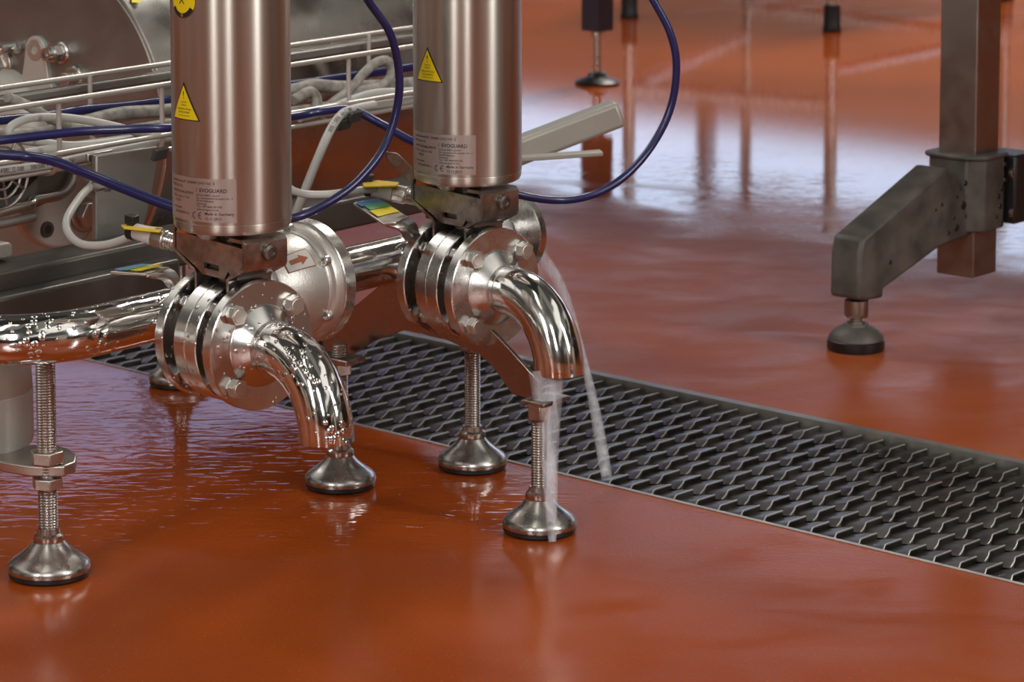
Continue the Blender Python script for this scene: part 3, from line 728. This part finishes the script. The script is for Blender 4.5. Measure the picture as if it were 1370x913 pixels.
# steel profile behind the tray
def bar_b(name, pixels, off, thick, label, cat, m, u0, u1, bevel=.002, par=None):
    """a profile running with the pipework: pixels = v of top and bottom edge at u0"""
    a = B(u0, pixels[0], off); z1 = a.z; z0 = B(u0, pixels[1], off).z; s1 = (PLH(u1, 200, M1+bn*off, bn)-a).dot(bd)
    b0 = a.copy(); b0.z = z0
    o = MB().prism([a, b0, b0+bn*thick, a+bn*thick], bd*s1).build(name, m, par, bevel=bevel)
    if label: tag(o, label, cat)
    return o
bar_b('support_rail', (136, 149), OB+.006, .012, 'flat steel support rail directly behind the cable tray', 'rail', M_plate, -40, 640)
o = MB().tube([B(-40, 124, OB+.014), B(-40, 124, OB+.014)+bd*.62], .0026, 12).build('guard_rod', M_rod); tag(o, 'thin pale rod above the support rail behind the cable tray', 'rod')
bar_b('frame_beam', (374, 420), .115, .045, 'dark square frame beam below the drum, just above the wet pipe', 'beam', M_dk, -40, 640, .003)

bar_b('frame_beam', (408, 462), .095, .025, 'dark lower beam right behind the wet left pipe', 'beam', M_dk, -40, 240, .003)

# cables lying in the tray
def TC(u, dz, off): 
    s = (B(u, 160, OT)-M1).dot(bd); q = M1+bd*s+bn*off; q.z = zb_+dz; return q
cab_lab = ['grey cable lying lowest in the tray, printed along its length', 'pale grey cable looping in a wide curve at the left of the tray',
           'dusty grey cable along the back of the tray', 'thick dusty cable humped up at the back of the tray', 'grey cable in the middle of the tray bundle',
           'dusty cable loop rising between the two actuators', 'white-grey cable along the front of the tray behind the right hose', 'second white-grey cable beside the front wire of the tray', 'dusty cable sloping down from the upper left of the tray', 'short dusty cable hook just right of the left actuator']
def cable(i, pts, r, m): return hose('cable', pts, r, m, cab_lab[i], 'cable', 'cables in the tray')
def BC(L): return [B(u, v, OT+o_) for u, v, o_ in L]
c0pts = BC([(-60, 236, .012), (0, 229, .012), (60, 221, .012), (130, 207, .012), (180, 197, .012), (206, 191, .014)])
cable(0, c0pts, .0042, M_cab)
cable(1, BC([(225, 190, .04), (165, 172, .03), (120, 162, .03), (80, 157, .028), (42, 158, .026), (18, 167, .026), (12, 178, .026), (26, 187, .03), (60, 191, .035), (110, 194, .035), (215, 180, .04)]), .0036, M_cab)
cable(2, BC([(-60, 222, .05), (40, 205, .05), (100, 196, .05), (228, 178, .05), (330, 158, .05), (400, 147, .05), (470, 137, .05), (620, 112, .05)]), .0045, M_cab2)
cable(3, BC([(-60, 165, .075), (0, 180, .07), (60, 177, .07), (110, 164, .07), (160, 152, .07), (228, 147, .07), (330, 132, .07), (392, 120, .06), (420, 114, .06), (460, 116, .06), (540, 112, .06), (640, 96, .06)]), .0060, M_cab2)
cable(4, BC([(-60, 214, .03), (30, 205, .028), (90, 198, .024), (160, 196, .024), (260, 178, .024), (400, 152, .03), (500, 133, .03), (640, 112, .03)]), .0042, M_cab)
cable(5, BC([(440, 141, .05), (470, 118, .052), (485, 100, .05), (503, 84, .05), (517, 81, .05), (524, 92, .05), (520, 106, .05), (507, 116, .052), (480, 122, .055), (450, 133, .06)]), .0046, M_cab2)
cable(6, BC([(400, 158, .016), (440, 146, .016), (470, 134, .014), (500, 125, .013), (530, 123, .012), (570, 121, .012), (640, 112, .014)]), .0042, M_cab)
cable(7, BC([(470, 148, .02), (500, 141, .018), (540, 135, .018), (640, 118, .018)]), .0044, M_cab)
cable(8, BC([(10, 130, .06), (40, 143, .062), (66, 158, .062), (100, 170, .06), (150, 176, .06), (228, 165, .06)]), .0046, M_cab2)
cable(9, BC([(392, 134, .045), (412, 123, .045), (420, 126, .044), (424, 136, .042), (422, 146, .042)]), .0050, M_cab2)
def along_text(o_pts, s0, body, size, r, par, m=M_ink, flip=False, up=Vector((0, 0, 1))):
    pts = cr(o_pts, 14); L = [0]
    for a, b_ in zip(pts, pts[1:]): L.append(L[-1]+(b_-a).length)
    def fn(x, y):
        s = s0+x; 
        i = 0
        while i < len(L)-2 and L[i+1] < s: i += 1
        t = (s-L[i])/(L[i+1]-L[i]); p = pts[i].lerp(pts[i+1], t); d = (pts[i+1]-pts[i]).normalized()
        c = (Vector((0, 0, H))-p); c = (c-d*c.dot(d)).normalized(); sdv = c.cross(d).normalized()
        if flip: pass
        else:
            pass
        yy = (y-size*.36)/r
        return p+(c*math.cos(yy)+sdv*math.sin(yy))*(r+.00025)
    return text_mesh(body, size, fn, m, 'cable_print', par)
c0 = [o for o in bpy.data.objects if o.get('label') == cab_lab[0]][0]
along_text(c0pts, .045, 'ABEL JZ-500     300/500 V  VDE Reg.-Nr', .0050, .0042, c0)

# ---------------------------------------------------------------- blue hoses
def px(L): return [P(*q) for q in L]
hose('air_hose', px([(470, -40, 2.34), (492, 0, 2.36), (522, 45, 2.37), (534, 100, 2.38), (530, 150, 2.38), (512, 200, 2.37), (478, 243, 2.35), (438, 272, 2.33), (396, 291, 2.31), (340, 300, 2.30)]), .0034, M_blue,
     'blue air hose arching in front of the tray between the two actuators', 'hose', 'blue air hoses')
hose('air_hose', px([(845, -50, 2.60), (874, 0, 2.60), (897, 45, 2.60), (905, 90, 2.60), (897, 145, 2.60), (872, 195, 2.59), (836, 236, 2.57), (795, 260, 2.55), (750, 268, 2.53), (700, 262, 2.52), (650, 245, 2.51)]), .0035, M_blue,
     'blue air hose hanging in a wide loop right of the right actuator', 'hose', 'blue air hoses')
hose('air_hose', px([(-40, 192, 2.42), (0, 188, 2.42), (60, 181, 2.43), (110, 176, 2.44), (170, 173, 2.46), (228, 171, 2.48), (300, 168, 2.54), (392, 156, 2.62), (430, 149, 2.64), (470, 147, 2.66), (510, 166, 2.66), (552, 189, 2.64), (600, 205, 2.62)]), .0038, M_blue,
     'blue air hose tied along the front of the cable tray', 'hose', 'blue air hoses')
hose('air_hose', px([(-40, 206, 2.38), (0, 207, 2.38), (40, 210, 2.38), (72, 216, 2.37), (110, 230, 2.36), (160, 250, 2.34), (228, 276, 2.32), (280, 290, 2.31)]), .0042, M_blue,
     'blue air hose sloping down from the tray to the left actuator', 'hose', 'blue air hoses')
bl = hose('air_hose', [B(u, v, OB-.008) for u, v in ((-60, 168), (0, 161), (60, 155), (110, 147), (165, 142), (228, 134), (400, 112), (640, 76))], .0042, M_blue,
     'dusty blue hose at the back of the cable tray', 'hose', 'blue air hoses')

# sensor cables with plugs
def sensor(pts, plug_at, plug_dir, label, tagpts):
    t = hose('sensor_cable', pts, .0033, M_cab, label, 'cable', 'sensor cables')
    d = plug_dir.normalized()
    MB().lathe([(0, -.034), (.0052, -.034), (.0064, -.030), (.0070, -.012), (.0066, -.010), (0, -.010)], plug_at, d, 28).build('plug_body', M_wht, t)
    MB().lathe([(0, -.012), (.0074, -.012), (.0078, -.011), (.0078, -.001), (.0070, 0), (0, 0)], plug_at, d, 10).build('plug_nut', M_sat, t, bevel=.0004, ang=20)
    MB().lathe([(0, -.002), (.0062, -.002)]+[(.0062+(.0006 if k % 2 else 0), .0000+k*.0012) for k in range(12)]+[(0, .0142)], plug_at, d, 28).build('threaded_socket', M_fl, t)
    q = plug_at-d*.033; X_, Y_ = frame(d)
    zt_ = MB(); zt_.lathe([(.0062, -.003), (.0075, -.003), (.0075, .003), (.0062, .003)], q, d, 24, closed=True); zt_.box(q+Vector((0, 0, .0085))-d*.001, d*.0042, X_*.0042, Vector((0, 0, .0035))); zt_.build('cable_tie', M_blk, t, bevel=.0006)
    MB().prism([p for p in tagpts], Vector((0, 0, .0014))).build('yellow_tag', M_yel, t, bevel=.0005)
    return t
q1 = P(223, 322, 2.275)
dd1 = (P(223, 322, 2.275)-P(196, 314, 2.285))
sensor(px([(150, 190, 2.62), (138, 218, 2.58), (124, 246, 2.50), (108, 263, 2.42), (90, 292, 2.37), (92, 313, 2.35), (110, 327, 2.33), (140, 328, 2.32), (170, 319, 2.31), (190, 313, 2.295)]), q1, dd1,
       'grey sensor cable looping down to a plug on the left valve', px([(162, 303, 2.29), (166, 307, 2.27), (214, 312, 2.265), (218, 307, 2.29), (185, 303, 2.30)]))
q2_ = P(544, 262, 2.50)
dd2 = (P(544, 262, 2.50)-P(510, 255, 2.505))
sensor(px([(380, 245, 2.45), (392, 255, 2.45), (410, 260, 2.46), (440, 260, 2.47), (470, 256, 2.48), (500, 253, 2.50), (512, 254, 2.503)]), q2_, dd2,
       'grey sensor cable running to a plug on the right valve', px([(485, 247, 2.50), (487, 251, 2.48), (530, 250, 2.48), (534, 246, 2.50), (505, 243, 2.51)]))
hpts = px([(500, 140, 2.69), (472, 146, 2.66), (455, 155, 2.62), (440, 178, 2.60), (424, 215, 2.58), (410, 250, 2.57), (398, 280, 2.56), (385, 310, 2.56)])
hc = hose('cable', hpts, .0040, M_cab, 'printed grey cable hanging from the tray between the two actuators', 'cable')
along_text(hpts, .048, 'KABEL  JZ-500  300 / 500', .0052, .0040, hc)
for (u, v, y, lab) in ((460, 166, 2.62, 'black cable tie block hanging under the tray beside the left hose crossing'), (474, 156, 2.62, 'black cable tie block where hose and tray cross wire meet'), (214, 206, 2.42, 'black cable tie block under the tray by the left actuator')):
    c_ = P(u, v, y); o = MB().box(c_, Vector((.0052, .002, .001)), Vector((-.002, .005, 0)), Vector((.0015, 0, .0045))).build('cable_tie', M_blk, bevel=.0006); tag(o, lab, 'cable tie', 'cable ties on the tray')

# ---------------------------------------------------------------- drum and machine body behind
OD = .47; RD = .165
dc = B(58, 160, OD)
dr = thing('drum', 'large scratched stainless drum with flat end plate behind the cable tray', 'drum', dc)
MB().lathe([(0, 0), (RD-.003, 0), (RD, .0015), (RD, .006), (RD-.002, .0075), (RD-.002, .50), (0, .50)], (0, 0, 0), bd, 160).build('drum_shell', M_drum, dr, ang=40)
MB().lathe([(0, -.0012), (RD-.004, -.0012), (RD-.003, 0), (0, 0.001)], (0, 0, 0), bd, 160).build('end_plate', M_plate, dr)
def onend(u, v, e=.0): return PLH(u, v, dc-bd*e, bd)-dc
# gear housing cast dome with lug
ox_, oy_ = frame(bd)
gc = onend(0, 125)
MB().lathe([(.066, 0), (.065, -.006), (.060, -.014), (.048, -.019), (.03, -.021), (0, -.022)], onend(4, 177), bd, 64).build('cast_cover', M_grey, dr, ang=60)
lc = onend(53, 66); lb_ = onend(53, 100)
m = MB()
pts_ = []
upv = Vector((0, 0, 1)); sv_ = bn
for k in range(13): a = PI*k/12; pts_.append(lc+(sv_*math.cos(a)+upv*math.sin(a))*.0135)
pts_ += [lb_-sv_*.018, lb_-sv_*.03-upv*.02, lb_+sv_*.03-upv*.02, lb_+sv_*.018]
m.prism(pts_, -bd*.006).build('lug', M_grey, dr, bevel=.001)
MB().lathe([(.0045, -.0072), (.0100, -.0072), (.0104, -.0062), (.0045, -.0062)], lc, bd, 32, closed=True).build('lug_eye', M_cast, dr)
for u, v, s_ in ((78, 70, 1.0),):
    c_ = onend(u+6, v)
    m = MB(); m.lathe([(0, 0), (.0105, 0), (.0105, -.003), (.0088, -.004), (.0088, -.006), (0, -.006)], c_, bd, 28); m.hexa(c_-bd*.006, -bd, .0155, .009); m.lathe([(0, -.015), (.0062, -.015), (.0066, -.019), (.0062, -.023), (.0035, -.023), (.003, -.018), (0, -.018)], c_, bd, 24)
    m.build('hose_fitting', M_fl, dr)
c_ = onend(22, 62); MB().lathe([(0, 0), (.0058, 0), (.0058, -.022), (.0038, -.0225), (.0034, -.018), (0, -.018)], c_, bd, 24).build('pin', M_fl, dr)
c_ = onend(24, 68, .006); MB().lathe([(0, 0), (.004, 0), (.004, -.006), (0, -.006)], c_, Vector((.2, -.7, -.6)), 18).build('set_screw', M_fl, dr)
c_ = onend(-2, 88); m = MB(); m.lathe([(0, 0), (.022, 0), (.022, -.004), (.017, -.006), (0, -.006)], c_, bd, 36); m.hexa(c_-bd*.006, -bd, .026, .010); m.build('hex_bolt', M_sat, dr, bevel=.001)
c_ = onend(104, 105); m = MB(); m.lathe([(0, 0), (.0135, 0), (.0135, -.006), (.011, -.008), (0, -.008)], c_, bd, 32); m.hexa(c_-bd*.008, -bd, .014, .010); m.build('hex_bolt', M_sat, dr, bevel=.001)
# yellow sticker on the drum shell
A = None
stp = PLH(182, -6, dc, bd) 
def shell_pt(u, v):
    d = ray(u, v); o_ = Vector((0, 0, H))-dc; d2 = d-bd*d.dot(bd); o2 = o_-bd*o_.dot(bd)
    a = d2.dot(d2); b_ = 2*d2.dot(o2); c = o2.dot(o2)-(RD)**2; disc = b_*b_-4*a*c
    t = (-b_-math.sqrt(max(0, disc)))/2/a; p = Vector((0, 0, H))+d*t; nn_ = (p-dc); nn_ -= bd*nn_.dot(bd); return p+nn_.normalized()*.0006-dc
bm = bmesh.new(); gr = [[bm.verts.new(shell_pt(176+2.4*i, -18+4.4*j)) for i in range(6)] for j in range(6)]
for j in range(5):
    for i in range(5): bm.faces.new((gr[j][i], gr[j][i+1], gr[j+1][i+1], gr[j+1][i]))
me = bpy.data.meshes.new('yellow_sticker'); bm.to_mesh(me); bm.free(); me.materials.append(M_yst); o = bpy.data.objects.new('yellow_sticker', me); COL.objects.link(o); o.parent = dr

# lower machine: side plate, lug casting, grille housing
def platep(name, pix, off, th, m, label=None, cat=None, par=None, bevel=.0012):
    o = MB().prism([B(u, v, off) for u, v in pix], bn*th).build(name, m, par, bevel=bevel)
    if label: tag(o, label, cat)
    return o
platep('side_plate', [(129, 208), (212, 196), (209, 225), (203, 262), (192, 305), (168, 346), (160, 353), (134, 350), (129, 344)], .17, .006, M_plate, 'dark steel side plate hanging below the cable tray, left of the left actuator', 'plate')
lug = thing('bearing_lug', 'round grey cast bearing lug with bored hole behind the sensor cable', 'casting', B(80, 275, .30)); ivl = -lug.location
circ = [(80+54*math.cos(a)*1.0, 278+55*math.sin(a)) for a in [2*PI*k/40 for k in range(40)]]
MB().prism([B(u, v, .30)+ivl for u, v in circ], bn*.014).build('lug_disc', M_pc, lug, bevel=.003)
hc_ = B(63, 307, .299)+ivl
MB().lathe([(.0042, -.0015), (.0070, -.0015), (.0072, .001), (.0042, .001)], hc_, bn, 32, closed=True).build('bushing', M_dk, lug); MB().lathe([(0, -.001), (.0043, -.001), (0, 0)], hc_, bn, 24).build('bore', M_blk, lug)
hb_ = B(113, 286, .298)+ivl
m = MB(); m.lathe([(0, 0), (.0165, 0), (.0165, -.002), (0, -.002)], hb_, bn, 32); m.hexa(hb_-bn*.002, -bn, .022, .009); m.build('hex_bolt', M_sat, lug, bevel=.001)
gh = thing('grille_housing', 'bronze-toned motor housing with round ventilation grille below the cable tray at the left edge', 'motor housing', B(20, 250, .21)); ivg = -gh.location
def GB(u, v, off): return B(u, v, off)+ivg
outl = [(-40, 250), (-40, 300), (10, 290), (45, 281), (70, 270), (98, 248), (106, 232), (100, 226), (88, 222), (50, 228)]
MB().prism([GB(u, v, .235) for u, v in outl], bn*.05).build('housing_casting', M_plate, gh, bevel=.003)
MB().tube(cr([GB(-40, 296, .228), GB(0, 284, .228), (GB(40, 274, .228)), GB(47, 268, .228), GB(78, 262, .228), GB(94, 250, .228), GB(102, 232, .228), GB(100, 222, .230)], 8), .0042, 12).build('casting_rib', M_sat, gh)
MB().tube(cr([GB(-40, 306, .226), GB(0, 300, .226), GB(45, 290, .226)], 6), .0042, 12).build('casting_rib', M_plate, gh)
MB().prism([GB(u, v, .222) for u, v in ((-40, 226), (52, 218), (50, 238), (30, 258), (5, 268), (-40, 274))], bn*.006).build('grille_back', M_blk, gh)
gcn = GB(2, 232, .214)
for rr in (.030, .022, .014, .0065):
    ring = [gcn+(bd*math.cos(2*PI*k/36)+upv*math.sin(2*PI*k/36))*rr for k in range(37)]
    MB().tube(ring, .0012, 8).build('grille_ring', M_brk, gh)
for k in range(8):
    a = 2*PI*k/8+.2; dv = bd*math.cos(a)+upv*math.sin(a); MB().tube([gcn+dv*.004, gcn+dv*.031], .0012, 8).build('grille_spoke', M_brk, gh)
o = MB().prism([B(u, v, .145) for u, v in ((-40, 335), (14, 324), (18, 328), (18, 342), (14, 346), (-40, 356))], bn*.03).build('clamp_block', M_pc, bevel=.003); tag(o, 'small pale square bar end at the left edge above the drain', 'bar')
# bracket under tray with nut
br_ = thing('tray_bracket', 'small bent steel bracket with nut under the cable tray, left of the left actuator', 'bracket', B(140, 225, .185)); ivb = -br_.location
platep_ = MB().prism([B(u, v, .180)+ivb for u, v in ((118, 206), (152, 200), (152, 232), (148, 240), (131, 240), (131, 222), (118, 216))], bn*.004).build('bracket_sheet', M_sat, br_, bevel=.001)
MB().hexa(B(137, 248, .172)+ivb, bd, .011, .008).build('hex_nut', M_fl, br_, bevel=.0006)
MB().lathe([(0, -.006), (.0045, -.006), (.0045, .02), (0, .02)], B(133, 249, .172)+ivb, bd, 20).build('screw', M_fl, br_)

# tilted sheet tab behind the right actuator
o = MB().prism([P(u, v, y) for u, v, y in ((515, 203, 2.60), (532, 205, 2.59), (560, 232, 2.56), (562, 248, 2.56), (545, 242, 2.57), (530, 228, 2.585), (518, 212, 2.60))], Vector((-.001, .003, 0))).build('sheet_tab', M_brk, bevel=.0004)
tag(o, 'bent copper-toned sheet tab behind the left side of the right actuator', 'bracket')

# name-tag levers behind each valve
def lever(pl_, labels, st, label):
    t = thing('tag_lever', label, 'lever', pl_[0], 0, 'colour-labelled levers'); iv_ = -pl_[0]
    MB().prism([p+iv_ for p in pl_], Vector((0, 0, .0022))).build('lever_plate', M_sat, t, bevel=.0006)
    MB().strip([a+iv_ for a, b_ in cs_(st)], [b_+iv_ for a, b_ in cs_(st)]).build('lever_neck', M_sat, t, solid=.0025)
    for quad, m in labels: MB().prism([p+iv_+Vector((0, 0, .0034)) for p in quad], Vector((0, 0, .0003))).build('colour_label', m, t, smooth=False)
    return t
def cs_(st):
    A = cr([a for a, b_ in st], 6); Bq = cr([b_ for a, b_ in st], 6); return list(zip(A, Bq))
def GZ(u, v, z): return G(u, v, z)
def lerp4(q, a, b_, c, d):    # sub-quad of quad q, a..b along first axis, c..d along second
    f = lambda s, t: (q[0].lerp(q[1], s)).lerp(q[3].lerp(q[2], s), t)
    return [f(a, c), f(b_, c), f(b_, d), f(a, d)]
zl = .247
Q = [GZ(472, 275, zl), GZ(506, 270, zl-.001), GZ(546, 293, zl-.006), GZ(512, 302, zl-.005)]
Qc = [Q[0]+(Q[1]-Q[0])*.05, Q[0]+(Q[1]-Q[0])*.95, Q[2], Q[3]]
lever([Q[0], Q[1], Q[2], GZ(530, 301, zl-.005), Q[3]],
      [(lerp4(Q, .04, .96, .03, .26), M_sb), (lerp4(Q, .15, .96, .27, .47), M_sg), (lerp4(Q, .08, .92, .50, .78), M_yst)],
      [(GZ(517, 301, zl-.005), GZ(545, 293, zl-.006)), (GZ(534, 308, zl-.010), GZ(556, 301, zl-.010)), (GZ(542, 322, zl-.022), GZ(561, 316, zl-.022))],
      'flat steel lever with blue, green and yellow label behind the right valve')
zl = .236
Q = [GZ(147, 367, zl), GZ(190, 358.5, zl), GZ(227, 361, zl), GZ(195, 370, zl)]
lever(Q, [(lerp4(Q, .10, .95, .05, .28), M_sb), (lerp4(Q, .10, .95, .30, .42), M_sg), (lerp4(Q, .10, .95, .50, .80), M_yst)],
      [(GZ(196, 370, zl), GZ(227, 361, zl)), (GZ(215, 374, zl-.004), GZ(236, 367, zl-.004)), (GZ(224, 385, zl-.016), GZ(242, 380, zl-.016))],
      'flat steel lever with colour label seen edge-on behind the left valve')
# hanging curved dark duct seen between the valves
# ---------------------------------------------------------------- pale bars right of the right actuator
t_ = thing('machine_arm', 'pale square-section steel arm reaching out behind the right actuator', 'arm', P(760, 175, 2.75)); iva = -t_.location
A0 = P(640, 222, 2.78); A1 = P(829, 150, 2.80)
ax = (A1-A0).normalized(); sd_ = ax.cross(Vector((0, 0, 1))).normalized(); up_ = sd_.cross(ax)
hw = .0145; hh = .0125
def sec(c): return [c+sd_*a*hw+up_*b_*hh for a, b_ in ((-1, -1), (1, -1), (1, 1), (-1, 1))]
MB().prism([p+iva for p in sec(A0)], ax*((A1-A0).length)).build('square_tube', M_pc, t_, bevel=.004)
t_ = thing('guide_bar', 'thin flat steel bar below the pale square arm, right of the right actuator', 'bar', P(750, 208, 2.7)); iva = -t_.location
A0 = P(640, 216, 2.72); A1 = P(805, 204.5, 2.74); ax = (A1-A0).normalized(); sd_ = ax.cross(Vector((0, 0, 1))).normalized(); up_ = sd_.cross(ax)
hw = .007; hh = .0022
MB().prism([p+iva for p in sec(A0)], ax*((A1-A0).length)).build('flat_bar', M_pc, t_, bevel=.001)

# ---------------------------------------------------------------- conveyor stand at the right
cf = G(1145, 467)
aN = Vector((-.656, -.755, 0)).normalized(); aS = Vector((.755, -.656, 0)).normalized()   # arm direction, visible side
pc = cf-aN*.208
post = thing('conveyor_stand', 'square steel post with black plastic splayed leg and round foot at the right', 'machine stand', (pc.x, pc.y, 0))
ivp = -Vector((pc.x, pc.y, 0))
s_ = .0232; zb0 = PLH(1308, 374, pc+(aN+aS)*s_, (aN)).z
MB().prism([Vector(q)+Vector((0, 0, zb0)) for q in (aN*s_+aS*s_, aN*s_-aS*s_, -aN*s_-aS*s_, -aN*s_+aS*s_)], (0, 0, .62)).build('square_post', M_post, post, bevel=.0015)
def AP(u, v, o_=.0): return PLH(u, v, pc+aS*o_, aS)
def AL(u, v, o_): q = AP(u, v, o_)-pc; return q.dot(aN), q.z+pc.z
hwA = .0185
side = [(1287-18, 226), (1265, 224), (1200, 281), (1155, 320), (1151, 340), (1149.5, 402), (1160, 403), (1183, 399), (1183, 387), (1210, 367), (1257, 332), (1303, 314), (1330, 306)]
pts3 = [AP(u, v, hwA) for u, v in side]
pts3 = [Vector((p.x, p.y, p.z))+ivp for p in pts3]
# inner end flush with the collar
MB().prism(pts3, -aS*2*hwA).build('splayed_leg', M_conv, post, bevel=.004)
zt_ = PLH(1308, 216, pc+(aN+aS)*.034, aN).z; zb2 = PLH(1305, 314, pc+(aN+aS)*.034, aN).z
cw = .0335; ccor = [(1, .55), (.55, 1), (-.75, 1), (-1, .75), (-1, -.75), (-.75, -1), (.55, -1), (1, -.55)]
MB().prism([Vector((0, 0, zb2))+(aS*a+aN*b_)*cw for a, b_ in ccor], (0, 0, zt_-zb2)).prism([Vector((0, 0, zt_-.001))+(aS*a+aN*b_)*cw*1.12 for a, b_ in ccor], (0, 0, .005)).build('clamp_collar', M_conv, post, bevel=.002)
MB().box(Vector((0, 0, (zt_+zb2)/2))-aN*(cw+.02)+aS*.006, aS*.034, aN*.022, Vector((0, 0, (zt_-zb2)/2-.002))).build('clamp_half', M_blk, post, bevel=.003)
for v in (231, 284):
    q = PLH(1353, v, pc+aS*cw*1.02, aS)+ivp
    MB().lathe([(0, 0), (.0058, 0), (.0056, .003), (.0032, .0035), (.0028, .0015), (0, .0015)], q, aS, 24).build('socket_screw', M_fl, post)
# dark water spots on the leg
random.seed(7)
spots = MB()
for u, v, r_ in ((1292, 245, 3), (1285, 253, 1.6), (1280, 263, 2), (1260, 274, 2), (1252, 281, 1.8), (1289, 275, 5), (1294, 288, 4.5), (1280, 305, 4), (1276, 291, 2.2), (1269, 312, 2.5), (1191, 351, 2.6), (1341, 252, 4), (1336, 263, 3), (1338, 276, 3.5), (1299, 247, 3.5), (1340, 300, 3), (1333, 290, 2.2), (1345, 220, 3), (1345, 241, 3)):
    off = hwA if u < 1300 else cw
    c_ = PLH(u, v, pc+aS*off, aS)+ivp
    spots.lathe([(.0, .0012), (r_*.00080, .0010), (r_*.00105, -.0003)], c_, aS, 12)
sp_ = spots.build('wet_spots', M_rub, post); sp_['kind'] = 'stuff'
fz = Vector((cf.x, cf.y, 0))+ivp
MB().lathe([(0, .0005), (.029, .0005), (.0298, .003), (.0295, .0105), (.0285, .0112), (0, .0112)], fz, (0, 0, 1), 56).build('rubber_pad', M_rub, post)
MB().lathe([(.0285, .0108), (.0275, .015), (.022, .0208), (.0165, .0240), (.0130, .0248), (.0122, .027), (0, .027)], fz, (0, 0, 1), 56).build('foot_cup', M_conv, post, ang=50)
ztf = AP(1166, 403, 0).z
MB().lathe([(0, .024), (.0090, .024), (.0090, .0300), (.0062, .0305), (.0062, ztf), (0, ztf)], fz, (0, 0, 1), 28).build('foot_rod', M_post, post)
MB().hexa(fz+Vector((0, 0, .0335)), (0, 0, 1), .0215, .0085, .2).build('hex_nut', M_post, post, bevel=.0008)
MB().lathe([(0, ztf-.010), (.0118, ztf-.010), (.0125, ztf-.008), (.0125, ztf+.006), (0, ztf+.006)], fz, (0, 0, 1), 28).build('leg_boss', M_post, post)
# unseen conveyor added on top of the stand, widened to shade the floor
cbz = zb0+.62
cb = thing('shade_conveyor', 'added unseen steel conveyor with black belt on the square post, shading the floor', 'conveyor', (pc.x, pc.y, cbz))
for k_ in (0, 1.15):
    MB().box(e2*k_+Vector((0, 0, .061)), e1*1.5, e2*.012, Vector((0, 0, .06))).build('side_rail', M_plate, cb, bevel=.002)
MB().box(e2*.575+Vector((0, 0, .09)), e1*1.5, e2*.56, Vector((0, 0, .02))).build('belt', M_blk, cb, bevel=.002)

# ---------------------------------------------------------------- distant legs
tf = G(799, 112)
t_ = thing('table_leg', 'dark square table leg on a round black levelling foot standing in the pale puddle', 'table leg', tf)
MB().lathe([(0, .0005), (.037, .0005), (.038, .004), (.031, .008), (.018, .012), (.013, .020), (0, .020)], n=40).build('foot_disc', M_rub, t_)
ztl = P(799, 41, tf.y).z
MB().lathe([(0, .018), (.0075, .018), (.0075, ztl+.01), (0, ztl+.01)], n=20).build('foot_rod', M_fl, t_)
MB().lathe([(0, ztl-.010), (.0125, ztl-.010), (.0125, ztl), (0, ztl)], n=20).build('lock_nut', M_fl, t_)
pd = Vector((math.cos(.75), -math.sin(.75), 0)); pe = Vector((-pd.y, pd.x, 0))
MB().box((0, 0, ztl+.26), pd*.0195, pe*.0195, Vector((0, 0, .26))).build('square_leg', M_bt, t_, bevel=.002)
# stepladder-like frame far back
bk = thing('step_frame', 'tubular metal step frame with black rubber feet far back on the floor', 'step', G(1113, 40))
ivk = -G(1113, 40)
ft = [G(1113, 42), G(842, 24), G(1000, -35), G(1345, 0)]
for i, p in enumerate(ft):
    q = p+ivk
    MB().lathe([(0, .0005), (.018, .0005), (.019, .004), (.0165, .012), (.0165, .052), (0, .052)], q, (0, 0, 1), 28).build('rubber_foot', M_rub, bk)
    MB().lathe([(0, .05), (.0125, .05), (.0125, .50), (0, .50)], q, (0, 0, 1), 24).build('tube_leg', M_fl, bk)
h1 = ft[0]+ivk; h3 = ft[3]+ivk; h2 = ft[1]+ivk; h4 = ft[2]+ivk
for a, b_, z in ((h1, h3, .075), (h1, h2, .14), (h2, h4, .14), (h4, h3, .075)):
    MB().tube([a+Vector((0, 0, z)), b_+Vector((0, 0, z))], .011, 18).build('cross_bar', M_fl, bk)
cc = (h1+h2+h3+h4)/4
MB().prism([p+Vector((0, 0, .50)) for p in (h1, h2, h4, h3)], (0, 0, .03)).build('tread', M_plate, bk, smooth=False)
